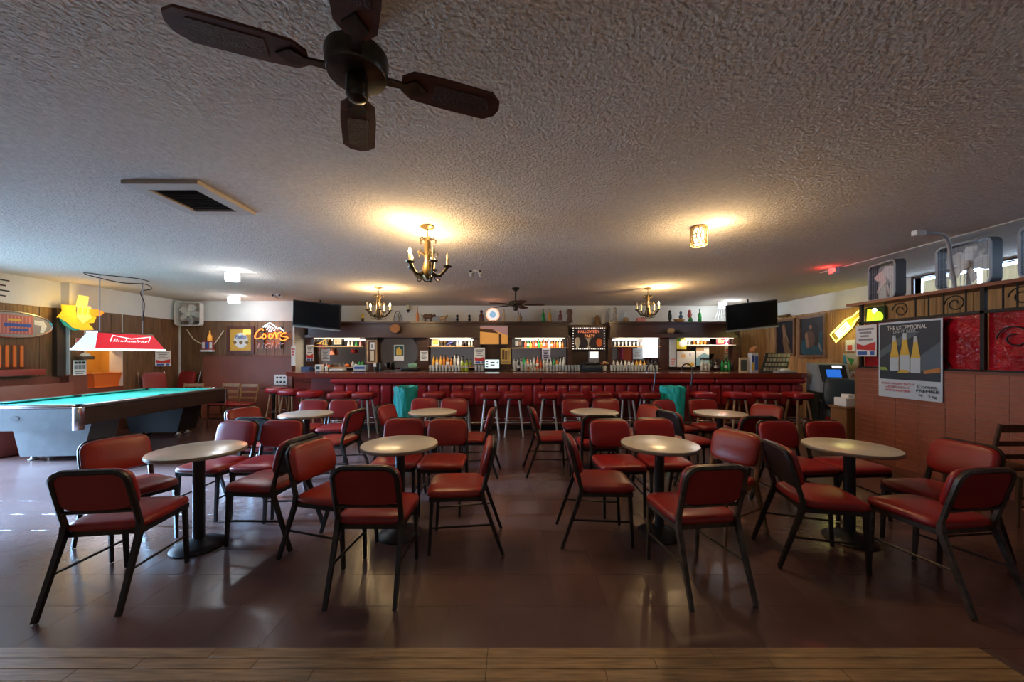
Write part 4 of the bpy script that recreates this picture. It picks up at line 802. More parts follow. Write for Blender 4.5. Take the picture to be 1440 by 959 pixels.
B().plate(q((10, -3), (22, -3), (27, 1), (22, 6), (11, 7)), -.13, -.02).build('tip', om, ls); B().plate(q((-24, 12), (-16, 17), (-10, 24), (0, 27), (-9, 28), (-19, 21)), -.08, -.02).build('teal_edge', glow('sign teal', (.02, .35, .28), .4), ls)
for i in range(3): B().plate(q((-3+i*6, -4), (1+i*6, -4), (0+i*6, 5), (-4+i*6, 5)), -.135, -.11).build('raised_mark', om, ls)
B().bb((-.03, -.04, -.1), (.03, .02, .1)).build('bracket', blackp, ls)
point(ls, (0, -.3, 0), (1, .6, .1), 3, .1)
# oval sign
ov = thing('oval_sign', 'oval silver framed sign with red striped panel and blue lettering', 'sign', (XL+.025, 5.72, 1.95), PI/2)
B().plate(circ(.48, 40, 0, 0, .20), -.02, 0).build('panel', mat('oval grey', (.32, .30, .30), .4), ov); B().tube([(.48*math.cos(2*PI*i/40), -.02, .20*math.sin(2*PI*i/40)) for i in range(40)], .014, 8, True).build('rim', chrome, ov)
B().bb((-.18, -.026, -.15), (.22, -.018, .15)).build('print', mat('oval red', (.50, .14, .11), .5), ov)
for i in range(9): B().bb((-.17+.043*i, -.029, -.14), (-.155+.043*i, -.024, .14)).build('stripe', pink, ov)
B().bb((-.12, -.031, -.03), (.2, -.027, .02)).build('lettering_band', blueink, ov); B().bb((-.05, -.031, -.10), (.16, -.027, -.06)).build('lettering_band', blueink, ov); B().bb((-.08, -.031, .06), (.08, -.027, .09)).build('lettering_band', yellowp, ov)
B().plate([(.24, .09), (.36, .08), (.4, .0), (.36, -.11), (.31, -.11), (.33, 0), (.24, .02)], -.026, -.018).build('print', paper, ov)
# slatted panel below it, orange light put into the slats as glow
os2 = thing('slat_panel', 'slatted panel with orange light put in as glow above the red ledge by corner', 'panel', (XL+.02, 5.60, 1.27), PI/2)
B().bb((-.5, -.01, 0), (.28, 0, .36)).build('backing', brown, os2)
for i in range(9): B().bb((-.48+.085*i, -.03, .01), (-.45+.085*i, -.01, .35)).build('slat', glow('slat orange', (.8, .18, .03), .25), os2)
tag(B().cbox((XL+.125, 5.5, 1.19), (.19, .95, .1), .01).build('red_ledge', mat('ledge red', (.30, .035, .025), .4)), 'red painted ledge under the orange slatted panel', 'ledge')
t = thing('left_booth', 'low maroon booth back along the wall behind pool table', 'booth', (XL+.25, 5.7, 0), PI/2); B().cbox((0, 0, .5), (1.2, .1, 1.0), .02).build('back', maroon_w, t); B().cbox((0, -.22, .22), (1.2, .34, .44), .03).build('seat', mat('booth seat', (.28, .05, .03), .45), t)
c = Vector((XL2+.035, 6.47, PZ(517, 6.47))); sheet('wall_notice', 'white notice with small icon grid on the post beside ochre alcove', 'notice', c, PI/2, .20, .27, paper, [((-.38+.28*i, .26, -.18+.28*i, .4), ink) for i in range(3)]+[((-.4+.3*i, -.1, -.18+.3*i, .18), greyink) for i in range(3)]+lines(-.18, -.45, 2))
c = Vector((XL2+.035, 6.50, PZ(480, 6.5))); sheet('wall_notice', 'small pink notice under the glowing yellow sign', 'notice', c, PI/2, .2, .11, mat('pink paper', (.55, .30, .30), .7), lines(.4, -.4, 2, redink))
t = thing('wall_speaker', 'dark wall box with white domed lamp on top', 'lamp', (XL2+.02, 6.52, 1.42), PI/2); B().cbox((0, -.06, .0), (.2, .12, .06), .01).build('box', brown, t); B().lathe([(.07, .03), (.065, .06), (.03, .085), (.008, .09)], 16, (0, -.06, 0)).build('dome', whitep, t)
c = Vector((XL2+.10, 7.95, PZ(504, 7.95))); sheet('flyer', 'white flyer with red print above the chrome framed chair', 'flyer', c, PI/2-.5, .26, .34, paper, fly())
# antler-like dark wire bundle high at far left
t = thing('wire_antenna', 'dark metal rack of prongs high on the white wall', 'rack', (XL+.02, 5.52, 2.52), PI/2)
for i in range(4): B().tube([(-.3, -.03, .12-.08*i), (.12-.04*(i % 2), -.06, .1-.08*i)], .01, 6).build('prong', black, t)
B().tube([(-.1, -.02, -.16), (-.1, -.02, .2)], .014, 6).build('upright', black, t); B().lathe([(.01, 0), (.06, .03), (.05, .1), (.01, .13)], 12, (-.14, -.05, .16)).build('knob', black, t)
# --- chairs by the booth and back-left corner
def wood_chair(label, x, y, rz, grp=None, m=frame_tan, seat=vinyl):
    t = thing('wooden_chair', label, 'chair', (x, y, 0), rz, grp)
    B().cushion(.40, .40, [(.95, 0), (1, .01), (1, .03), (.9, .045), (.5, .05)], 6, 28, Matrix.Translation((0, 0, .43))).build('seat', seat, t)
    for sx in (-1, 1):
        B().tube([(sx*.17, .17, .003), (sx*.17, .16, .43)], [.015, .02], 6).build('leg', m, t); B().tube([(sx*.17, -.2, .003), (sx*.17, -.17, .45), (sx*.18, -.25, .86)], [.015, .02, .016], 6).build('leg', m, t)
    for z, y2 in ((.82, -.242), (.68, -.215), (.56, -.19)): B().cbox((0, y2, z), (.36, .02, .07 if z > .8 else .045), .006, 1).build('slat', m, t)
    for z in (.18, .25): B().tube([(-.17, .165, z), (.17, .165, z)], .01, 6).build('stretcher', m, t)
    return t
wood_chair('tan wooden ladder-back chair before the booth, nearer the pool table', PX(313, 7.6), 7.6, PI, None)
wood_chair('tan wooden ladder-back chair before the booth, nearer the bar', PX(340, 7.5), 7.5, PI, None)
wood_chair('tan wooden chair beside the pool table corner under the panelled wall', PX(262, 7.62), 7.62, PI+.2, None)
dkc = mat('dark oak chair', (.075, .035, .016), .4, var=.3, vscale=4)
wood_chair('dark wooden chair against the brick partition, nearer the pillar poster', 4.45, 3.42, 0, None, dkc, brown); wood_chair('dark wooden chair against the brick partition, nearer the hardwood end', 4.45, 2.9, 0, None, dkc, brown)
def chrome_chair(label, x, y, rz):
    t = thing('chrome_chair', label, 'chair', (x, y, 0), rz)
    B().cushion(.42, .42, [(.95, 0), (1, .01), (1, .04), (.9, .06), (.5, .065)], 6, 28, Matrix.Translation((0, 0, .43))).build('seat', vinyl, t)
    B().cushion(.40, .5, [(.97, 0), (1, .01), (.98, .04), (.8, .05)], 5, 28, Matrix.Translation((0, -.2, .86)) @ Matrix.Rotation(.2, 4, 'X') @ Matrix.Rotation(-PI/2, 4, 'X')).build('backrest', mat('dark red vinyl', (.20, .012, .012), .35), t)
    for sx in (-1, 1): B().tube([(sx*.2, .2, .003), (sx*.2, .19, .44), (sx*.2, -.18, .44), (sx*.215, -.32, 1.12)], .012, 8).build('side_frame', chrome, t); B().tube([(sx*.2, -.3, .003), (sx*.2, -.18, .44)], .012, 8).build('leg', chrome, t)
chrome_chair('tall red chair with chrome frame below the flyer in the corner', -7.34, 7.55, -.4-PI/2)
chrome_chair('tall red chair tilted against panelling beside the booth', -7.40, 8.04, PI-.1)
t = thing('corner_table', 'small dark square table beside the booth and corner stools', 'table', (-5.27, 8.04, 0)); B().cbox((0, 0, .75), (.44, .44, .035), .008, 1).build('tabletop', dkwood, t); B().lathe([(.04, .04), (.04, .735)], 14).build('column', black, t); B().lathe([(.18, .002), (.18, .015), (.05, .045)], 20).build('base', black, t)

# ================================================================ POOL TABLE AND ITS LAMP
pt = thing('pool_table', 'silver ended pool table with teal felt and dark side panels', 'pool table', (-6.43, 5.95, 0), .07)
L2, W2, tz = 1.32, .74, .80
cab = lambda y0, y1, x0, x1, z0, z1, m, n: B().add([(x0*a, y0 if j == 0 else y1, z) for z, a in ((z0, 1), (z1, 1)) for j in (0, 1) for a in (1,)], []).build
def slab(b, lo, hi): return b.bb(lo, hi)
B().bb((-W2+.02, -L2+.03, .56), (W2-.02, L2-.03, .76)).build('body', tblwood, pt, smooth=False)
for sx in (-1, 1): B().bb((sx*W2-.022, -L2+.02, .555), (sx*W2+.022, L2-.02, .775)).build('side_panel', tblwood, pt, smooth=False)
for sy in (-1, 1): B().bb((-W2-.02, sy*L2-.03, .50), (W2+.02, sy*L2+.03, .775)).build('end_panel', alum, pt, smooth=False)
for sx in (-1, 1):
    for sy in (-1, 1): B().cbox((sx*(W2+.0), sy*(L2+.0), .645), (.075, .09, .30), .015).build('corner_casting', chrome, pt)
B().bb((-W2+.1, -L2+.1, .765), (W2-.1, L2-.1, .785)).build('felt', felt, pt, smooth=False)
for sx in (-1, 1):
    for sy in (-1, 1): B().add([(sx*(W2-.10), sy*.07, .785), (sx*(W2-.10), sy*(L2-.16), .785), (sx*(W2-.15), sy*(L2-.20), .815), (sx*(W2-.15), sy*.10, .815), (sx*(W2-.06), sy*.07, .815), (sx*(W2-.06), sy*(L2-.12), .815)], [(0,1,2,3), (3,2,5,4), (0,3,4), (1,5,2), (0,4,5,1)]).build('cushion', felt, pt)
for sy in (-1, 1): B().bb((-W2+.16, sy*(L2-.11)-.045, .785), (W2-.16, sy*(L2-.11)+.045, .815)).build('cushion', felt, pt)
for sx in (-1, 1): B().cbox((sx*(W2-.02), 0, .80), (.10, 2*L2-.1, .04), .01).build('rail', mat('pool rail', (.12, .10, .09), .3), pt)
for sy in (-1, 1): B().cbox((0, sy*(L2-.02), .80), (2*W2-.1, .10, .04), .01).build('rail', chrome, pt)
for sx in (-1, 1):
    for sy in (-1, 0, 1): B().lathe([(.055, .79), (.06, .822), (.045, .823), (.04, .78)], 16, (sx*(W2-.08), sy*(L2-.08), 0)).build('pocket', blackp, pt)
B().plate(circ(.055, 16, .02, .66, .035), -L2-.034, -L2-.028).build('end_hole', blackp, pt)
for sy, m in ((-1, alum), (1, mat('pedestal black', (.012, .010, .010), .6))):
    y0, y1 = (-L2+.38, -L2+.78) if sy < 0 else (L2-.72, L2-.3)
    vs = [(sx*(.40 if z < .3 else .52), y, z) for z in (.07, .56) for y in (y0, y1) for sx in (-1, 1)]
    B().add(vs, [(0,1,3,2), (4,6,7,5), (0,4,5,1), (2,3,7,6), (0,2,6,4), (1,5,7,3)]).build('pedestal', m, pt, smooth=False)
    for sx in (-1, 1): B().lathe([(.05, .003), (.055, .01), (.03, .025), (.02, .07)], 14, (sx*.34, (y0+y1)/2-.1, 0)).build('levelling_foot', steel, pt); B().lathe([(.05, .003), (.055, .01), (.03, .025), (.02, .07)], 14, (sx*.34, (y0+y1)/2+.1, 0)).build('levelling_foot', steel, pt)
# lamp over the table
pl = thing('pool_lamp', 'red and white illuminated hanging lamp over the pool table', 'lamp', (-6.48, 6.03, 1.57), .0)
lw, ll, lh = .18, .55, .25
b0 = [(-lw, -ll), (lw, -ll), (lw, ll), (-lw, ll)]; b1 = [(-lw*.45, -ll*.78), (lw*.45, -ll*.78), (lw*.45, ll*.78), (-lw*.45, ll*.78)]
redg = glow('lamp red panel', (.75, .012, .03), .75); whg = glow('lamp pale panel', (.62, .85, .9), .8)
for i, m, nm in ((0, whg, 'end_panel'), (1, redg, 'side_panel'), (2, whg, 'end_panel'), (3, redg, 'side_panel')):
    j = (i+1) % 4; v4 = [(*b0[i], 0), (*b0[j], 0), (*b1[j], lh), (*b1[i], lh)]
    B().add(v4+[(v[0]*.97, v[1]*.985, v[2]) for v in v4], [(0,1,2,3), (7,6,5,4), (0,4,5,1), (1,5,6,2), (2,6,7,3), (3,7,4,0)]).build(nm, m, pl, smooth=False)
B().bb((-lw*.46, -ll*.79, lh-.005), (lw*.46, ll*.79, lh+.02)).build('top_plate', chrome, pl)
b = B()
for lo, hi in (((-lw-.01, -ll-.01, -.025), (-lw+.015, ll+.01, .003)), ((lw-.015, -ll-.01, -.025), (lw+.01, ll+.01, .003)), ((-lw, -ll-.01, -.025), (lw, -ll+.015, .003)), ((-lw, ll-.015, -.025), (lw, ll+.01, .003))): b.bb(lo, hi)
b.build('rim', glow('lamp rim', (.9, .97, 1), 1.1), pl)
sl_ = math.atan2(lw*.55, lh); Ml = Matrix.Translation((lw*.725+.003, 0, lh*.5)) @ Matrix.Rotation(PI/2, 4, 'Z') @ Matrix.Rotation(sl_*1.0, 4, 'X')
for sx in (-1, 1):
    pp = [(0, .045), (sx*.30, .095), (sx*.30, -.095), (0, -.045)]
    B().tube([Ml @ Vector((x, -.004, z)) for x, z in pp], .009, 4).build('bow_tie', glow('lamp white print', (1, .95, .95), 1.2), pl)
tt = text('Budweiser', .12, glow('lamp white print', (1, .95, .95), 1.2), pl, (0, 0, 0), width=.54, depth=.001, shear=.1); tt.matrix_local = Ml @ Matrix.Translation((0, -.006, -.005)) @ Matrix.Rotation(PI/2, 4, 'X') @ Matrix.Diagonal((tt.scale.x, 1.0, 1, 1))
for sy in (-1, 1): B().tube([(0, sy*ll*.6, lh), (0, sy*ll*.6, CEIL-1.57)], .008, 6).build('chain', greyp, pl)
B().tube(smooth([(.0, ll*.6, .5), (.02, ll*.62, .8), (-.02, ll*.58, 1.0), (.05, ll*.8, 1.08), (.1, ll*.5, 1.13), (.0, 0, 1.10), (-.1, -.3, 1.13), (-.05, -.5, 1.15), (.2, -.45, 1.13), (.35, -.1, 1.15), (.3, .15, 1.15)]), .008, 6).build('power_cord', black, pl)
al_ = bpy.data.lights.new('lamp_tubes', 'AREA'); al_.shape = 'RECTANGLE'; al_.size = .25; al_.size_y = .95; al_.energy = 9; al_.color = (.9, .97, 1)
ao = bpy.data.objects.new('lamp_tubes', al_); COL.objects.link(ao); ao.parent = pl; ao.location = (0, 0, .05)

# ================================================================ CEILING THINGS
# near fan
def ceiling_fan(label, loc, R, n, a0, z, motor_r, inset=True, rod=.1, bw2=.075):
    t = thing('ceiling_fan', label, 'ceiling fan', (loc[0], loc[1], 0))
    B().lathe([(.075, CEIL-.001), (.07, CEIL-.02), (.03, CEIL-.06)], 20).build('canopy', bronze, t); B().lathe([(.016, CEIL-.04), (.016, z+.06)], 12).build('rod', bronze, t)
    r = motor_r; B().lathe([(r*.45, z+.075), (r*.8, z+.07), (r, z+.055), (r*1.02, z+.04), (r, z+.025), (r, z-.005), (r*.93, z-.02), (r*.5, z-.03)], 32).build('motor', bronze, t)
    B().lathe([(r*.34, z-.025), (r*.36, z-.03), (r*.36, z-.09), (r*.3, z-.105), (r*.1, z-.115)], 20).build('switch_cap', bronze, t)
    for i in range(n):
        a = a0+2*PI*i/n; M = Matrix.Translation((0, 0, z)) @ Matrix.Rotation(a, 4, 'Z') @ Matrix.Rotation(-.07, 4, 'X')
        blade = B().prism([(r+.05, -bw2*.45), (r+.09, -bw2*.9), (R*.55, -bw2), (R-.04, -bw2), (R, -bw2*.55), (R+.01, 0), (R, bw2*.55), (R-.04, bw2), (R*.55, bw2), (r+.09, bw2*.9), (r+.05, bw2*.45)], -.005, .005, M).build('blade', fanwood, t)
        B().prism([(r*.85, -.018), (r+.06, -.014), (r+.10, -bw2*.55), (r+.15, 0), (r+.10, bw2*.55), (r+.06, .014), (r*.85, .018)], -.014, -.0055, M).build('bracket', bronze, blade)
        if inset: B().prism([(R*.52, -bw2*.62), (R-.06, -bw2*.62), (R-.03, 0), (R-.06, bw2*.62), (R*.52, bw2*.62)], -.0075, -.0052, M).build('cane_inset', cane, blade)
    if inset: B().tube([(r*.36, -.01, z-.07), (r*.4, -.01, z-.3)], .0015, 5).build('pull_chain', gold, t)
    return t
ceiling_fan('bronze ceiling fan with four brown cane-inset blades above the hardwood floor', (-.583, 1.364), .555, 4, math.radians(22), 2.53, .112)
ceiling_fan('dark five-bladed ceiling fan hanging before the bar', (PX(725, 6.87), 6.87), .55, 5, math.radians(-4), 2.42, .125, False)
# vent
v = thing('ceiling_vent', 'square pale framed return air vent in the ceiling', 'vent', (-2.57, 2.94, CEIL))
b = B()
for lo, hi in (((-.28, -.30, -.03), (-.18, .30, 0)), ((.18, -.30, -.03), (.28, .30, 0)), ((-.18, -.30, -.03), (.18, -.20, 0)), ((-.18, .21, -.03), (.18, .30, 0))): b.bb(lo, hi)
b.build('frame', mat('vent frame', (.50, .42, .34), .7), v, smooth=False); B().bb((-.18, -.2, -.006), (.18, .21, 0)).build('backing', mat('vent dark', (.035, .025, .02), .8), v, smooth=False)
for i in range(12): B().box((0, -.18+.034*i, -.012), (.36, .022, .003), Matrix.Translation((0, -.18+.034*i, -.012)) @ Matrix.Rotation(.6, 4, 'X') @ Matrix.Translation((0, .18-.034*i, .012))).build('louvre', mat('vent louvre', (.10, .075, .06), .6), v, smooth=False)
# chandeliers
bulb_on = glow('lit candle bulb', (1, .80, .45), 14); bulb_off = mat('unlit candle bulb', (.7, .62, .45), .2); candle_m = mat('candle sleeve', (.55, .42, .20), .5)
def chandelier(label, loc, s, drop, lit, watts, narms=5, a0=.3):
    t = thing('chandelier', label, 'chandelier', (loc[0], loc[1], CEIL)); zc = -drop
    B().lathe([(.07*s, -.001), (.072*s, -.012), (.03*s, -.03)], 20).build('canopy', gold, t); B().tube([(0, 0, -.02), (0, 0, zc+.20*s)], .006*s, 6).build('stem', gold, t)
    B().lathe([(.045*s, zc+.22*s), (.02*s, zc+.20*s), (.035*s, zc+.15*s), (.03*s, zc+.0*s), (.055*s, zc-.1*s), (.05*s, zc-.16*s), (.015*s, zc-.2*s)], 14).build('column', gold, t)
    B().tube([(.05*s*math.cos(PI*i/10), 0, zc-.17*s-.05*s*math.sin(PI*i/10)) for i in range(11)], .007*s, 6).build('bottom_loop', bronze, t)
    for i in range(narms):
        a = a0+2*PI*i/narms; c, q_ = math.cos(a), math.sin(a); Pq = lambda r, z: (c*r*s, q_*r*s, zc+z*s)
        arm = B().tube([Pq(.03, -.12), Pq(.08, -.16), Pq(.13, -.15), Pq(.18, -.09), Pq(.20, -.06)], .010*s, 6, flat=1.6).build('arm', bronze, t)
        B().tube([Pq(.05, -.12)]+[Pq(.10+.03*math.cos(k), -.175+.03*math.sin(k)) for k in [PI*.5+PI*1.4*j/8 for j in range(9)]], .006*s, 6).build('scroll', bronze, arm)
        B().tube([Pq(.03, .2), Pq(.06, .22), Pq(.085, .2), Pq(.08, .175), Pq(.065, .18)], .007*s, 6).build('leaf_scroll', gold, t)
        B().tube([Pq(.035, .05), Pq(.09, .09), Pq(.11, .06), Pq(.09, .04)], .006*s, 6).build('leaf_scroll', gold, t)
        cup = B().lathe([(.012*s, -.07*s), (.04*s, -.06*s), (.045*s, -.05*s), (.012*s, -.045*s)], 10, (c*.2*s, q_*.2*s, zc)).build('drip_cup', bronze, t)
        B().lathe([(.012*s, -.05*s), (.012*s, .02*s)], 8, (c*.2*s, q_*.2*s, zc)).build('candle', candle_m, cup)
        B().lathe([(.007*s, .02*s), (.017*s, .04*s), (.014*s, .06*s), (.002*s, .09*s)], 10, (c*.2*s, q_*.2*s, zc)).build('bulb', bulb_on if i in lit else bulb_off, cup)
        if i in lit: point(t, (c*.2*s, q_*.2*s, zc+.055*s), (1, .70, .34), watts, .03)
    return t
chandelier('ornate bronze candle chandelier with two lit bulbs above the tables', (PX(601, 3.59), 3.59), .98, .335, (1, 3), 12, 5, .2)
chandelier('brass candle chandelier with two lit bulbs at pool end of the bar', (PX(532, 6.8), 6.8), 1.05, .38, (0, 2), 14, 5, .15)
chandelier('dark brass chandelier with a single lit bulb at cash-machine end of bar', (PX(911, 6.87), 6.87), 1.0, .36, (4,), 20, 5, .6)
# drum lamps
def drum(label, px, py, col, watts, r, h, cage):
    d = (CEIL-EYE)*F/(HY-py); t = thing('ceiling_lamp', label, 'lamp', (PX(px, d), d, CEIL))
    B().lathe([(r*1.05, -.001), (r*1.05, -.015), (r*.5, -.02)], 20).build('ceiling_plate', gold if cage else whitep, t)
    B().lathe([(r*.62 if cage else r, -.02), (r*.62 if cage else r, -h), (r*.3, -h-.004)], 20).build('shade', glow('drum '+label[:8], col, 4 if not cage else 5), t)
    if cage:
        cg = B()
        for z in (-.012, -h*.5, -h-.01): cg.tube([(r*math.cos(2*PI*i/20), r*math.sin(2*PI*i/20), z) for i in range(20)], .005, 5, True)
        for i in range(12):
            for sg in (-1, 1): cg.tube([(r*math.cos(2*PI*i/12+sg*.5*k/4), r*math.sin(2*PI*i/12+sg*.5*k/4), -.012-(h)*k/4) for k in range(5)], .004, 5)
        cg.build('cage', gold, t)
    point(t, (0, 0, -h-.05), col, watts, .06)
    point(t, (r*1.6, -r*1.2, -h*.4), col, watts*.25, .05)
drum('warm cylinder lamp in a brass lattice cage on ceiling', 983, 319, (1, .72, .38), 10, .075, .17, True)
drum('white drum lamp on ceiling nearer the pool table lamp', 327, 383, (.86, .93, 1), 6, .095, .13, False)
drum('white drum lamp on ceiling nearer the panelled wall', 329, 417, (.86, .93, 1), 4, .11, .14, False)
drum('cool white drum lamp over the cash-machine end of back bar', 1016, 424, (.86, .95, 1), 6, .09, .15, False)
# cameras and sensor
def seccam(label, px, py):
    d = (CEIL-EYE)*F/(HY-py); t = thing('security_camera', label, 'camera', (PX(px, d), d, CEIL)); B().lathe([(.05, -.001), (.05, -.02), (.03, -.03)], 16).build('mount', whitep, t)
    for sx in (-1, 1): B().lathe([(.028, -.06), (.032, -.02), (.032, .05), (.02, .055)], 14, m=Matrix.Translation((sx*.07, 0, -.05)) @ Matrix.Rotation(PI/2-.3, 4, 'X')).build('housing', whitep, t); B().lathe([(.02, .0), (.02, .004)], 12, m=Matrix.Translation((sx*.07, -.062, -.032)) @ Matrix.Rotation(PI/2-.3, 4, 'X')).build('lens', blackp, t)
seccam('white twin security camera on ceiling above the tables', 669, 380); seccam('white twin security camera on ceiling near the neon sign', 391, 414)
t = thing('exit_beacon', 'small grey ceiling alarm unit glowing red on one side', 'alarm', (PX(1173, 5.26), 5.26, CEIL)); B().cbox((0, 0, -.05), (.1, .08, .1), .01).build('housing', greyp, t); B().bb((-.05, -.042, -.07), (-.02, -.038, -.02)).build('beacon', glow('beacon red', (1, .05, .04), 6), t); point(t, (-.12, -.02, -.05), (1, .05, .04), .6, .02)

# ================================================================ RIGHT WALL
def on_r(px0, py0, px1, py1, X=XR-.02):
    d0, d1 = X*F/(px0-CX), X*F/(px1-CX); d = (d0+d1)/2; return Vector((X, d, PZ((py0+py1)/2, d))), d0-d1, (py1-py0)*d/F
pf = mat('painting frame', (.20, .11, .06), .4, var=.2, vscale=6)
c, w2, h2 = on_r(1092, 450, 1118, 499); sheet('painting', 'dark framed painting of a standing figure with long sash', 'painting', c, -PI/2, w2-.06, h2-.06, navy, [(blob((-.2, .38), (-.05, .42), (.02, .3), (-.02, .2), (-.2, .22)), brown), (circ(.065, 14, -.11, .33, .05), skin), (blob((-.16, .27), (-.02, .27), (.04, .16), (.0, .0), (.04, -.12), (-.12, -.12), (-.13, .05)), skin), (blob((-.16, -.05), (.06, -.02), (.16, -.2), (.33, -.48), (.0, -.48), (-.12, -.25)), mat('ochre cloth', (.14, .075, .03), .7)), (blob((-.06, .22), (.0, .2), (.24, -.16), (.2, -.2), (.05, .02)), mat('sash', (.22, .13, .07), .7))], frame=pf, fw=.05)
B().bb((-.18, -.1, .49), (.18, -.02, .53)).build('picture_light', gold, bpy.data.objects['painting'])
c, w2, h2 = on_r(1124, 444, 1162, 502); sheet('painting', 'larger framed painting of a dark haired figure in blue teal robes', 'painting', c, -PI/2, w2-.09, h2-.09, navy, [(blob((-.46, -.46), (.46, -.46), (.46, .1), (.28, .05), (.2, -.2), (-.1, -.25), (-.3, -.1), (-.46, -.15)), tealp), (blob((-.05, .36), (.12, .38), (.26, .2), (.28, -.15), (.15, -.28), (.02, -.05), (.0, .15)), mat('dark hair', (.012, .010, .012), .6)), (blob((-.28, .1), (-.06, .15), (.08, .05), (.12, -.15), (.0, -.3), (-.18, -.28), (-.26, -.1)), mat('shadow skin', (.09, .05, .035), .7)), (circ(.06, 14, -.06, .25, .065), skin), (blob((-.30, .05), (-.22, .12), (-.18, .0), (-.14, -.25), (-.2, -.32), (-.26, -.15)), skin), (blob((.25, -.2), (.31, -.2), (.42, -.38), (.36, -.4)), mat('pale sleeve', (.18, .17, .15), .7))], frame=pf, fw=.06)
# neon bottle with lime
nz = PZ(457, 6.9); nbt = thing('neon_bottle_sign', 'yellow neon beer bottle sign tilted beside a green lime slice', 'neon sign', (XR-.03, 6.95, nz), -PI/2)
Mn = Matrix.Rotation(math.radians(52), 4, 'Y')
bo = [(-.10, -.38), (.10, -.38), (.10, .05), (.05, .18), (.045, .36), (-.045, .36), (-.05, .18), (-.10, .05)]
B().tube([Mn @ Vector((x, -.05, z)) for x, z in bo], .014, 8, True).build('neon_outline', glow('neon yellow', (1, .90, .16), 2.6), nbt)
B().plate([(-.075, -.30), (.075, -.30), (.075, .02), (-.075, .02)], -.04, -.03, Mn).build('neon_label', glow('neon label white', (1, .98, .9), 1.3), nbt)
B().plate([(x*.9, z*.97) for x, z in bo], -.02, 0, Mn).build('backing', mat('neon amber back', (.45, .32, .02), .4), nbt)
B().tube([Mn @ Vector((.03*math.cos(a), -.055, -.1+.05*math.sin(a))) for a in [2*PI*i/14 for i in range(14)]], .008, 6, True).build('neon_letter', glow('neon amber', (1, .6, .05), .9), nbt)
point(nbt, (0, -.18, 0), (1, .9, .25), 1.6, .1)
nl = thing('lime_sign', 'glowing green and yellow lime sign behind the iron post', 'neon sign', (XR-.03, 6.42, PZ(444, 6.42)), -PI/2)
B().plate(rrect(.17, .16, .03), -.05, 0).build('case', mat('lime dark', (.02, .06, .01), .4), nl); B().plate(circ(.10, 20, .05, -.03), -.06, -.04).build('lime', glow('lime green', (.45, .8, .03), 1.6), nl); B().plate([(-.14, -.13), (-.05, -.13), (-.02, .1), (-.12, .13)], -.06, -.04).build('panel', glow('lime yellow', (.9, .85, .02), 1.6), nl); B().plate(circ(.045, 14, .0, .09), -.06, -.04).build('sparkle', glow('lime white', (1, 1, .8), 2.5), nl)
c, w2, h2 = on_r(1186, 497, 1206, 521); sheet('map_sheet', 'blue green and beige map sheet on the wall above cash machine', 'poster', c, -PI/2, w2, h2, mat('beige map', (.50, .47, .34), .7), [([(-.5, -.5), (-.1, -.5), (-.35, .4), (-.5, .4)], mat('map blue', (.04, .22, .35), .6)), ([(-.25, .3), (.3, .15), (.1, -.2)], green)])
c, w2, h2 = on_r(1189, 478, 1203, 494); sheet('wall_notice', 'small white notice with red square under neon bottle', 'notice', c, -PI/2, w2, h2, paper, [((-.3, -.4, .2, .05), mat('notice red', (.7, .08, .04), .5))])
# cash machine
at = thing('cash_machine', 'grey cash machine with blue screen beside the bar end', 'cash machine', (6.05, 6.95, 0), -.3)
B().prism([(-.24, -.25), (.24, -.25), (.24, .25), (-.24, .25)], .005, .80).build('cabinet', mat('atm dark', (.035, .045, .055), .4), at, smooth=False)
sd = [(-.30, .78), (-.27, .95), (-.12, 1.30), (.22, 1.32), (.25, .78)]
b = B(); vs = [(sx, y, z) for sx in (-.25, .25) for y, z in sd]; n = 5; b.add(vs, [tuple(range(5)), tuple(range(9, 4, -1))]+[(i, 5+i, 5+(i+1) % 5, (i+1) % 5) for i in range(5)]); b.build('head', mat('atm silver', (.34, .39, .43), .35), at, smooth=False)
Ma = Matrix.Translation((0, -.20, 1.125)) @ Matrix.Rotation(-math.atan2(.15, .35), 4, 'X')
B().box((0, -.002, 0), (.40, .012, .34), Ma).build('fascia', blackp, at); B().box((.0, -.011, .0), (.22, .006, .15), Ma).build('display', glow('atm blue', (.02, .14, .6), 1.0), at); B().box((.07, -.011, .13), (.15, .006, .05), Ma).build('lit_label', glow('atm label', (1, 1, 1), 1), at); B().box((0, -.012, -.14), (.26, .02, .05), Ma).build('keypad', greyp, at)
B().box((-.0, -.262, .6), (.3, .02, .2)).build('dispenser', blackp, at); B().box((-.08, -.26, .25), (.14, .012, .2)).build('sticker', redink, at)
B().bb((.25, -.12, 1.02), (.30, -.10, 1.08)).build('sign_bracket', greyp, at)
B().bb((.29, -.135, .90), (.49, -.125, 1.17)).build('side_sign', paper, at)
text('ATM', .13, redink, at, (.39, -.137, 1.085), width=.17, depth=.001); text('HERE', .09, redink, at, (.39, -.137, .97), width=.16, depth=.001)
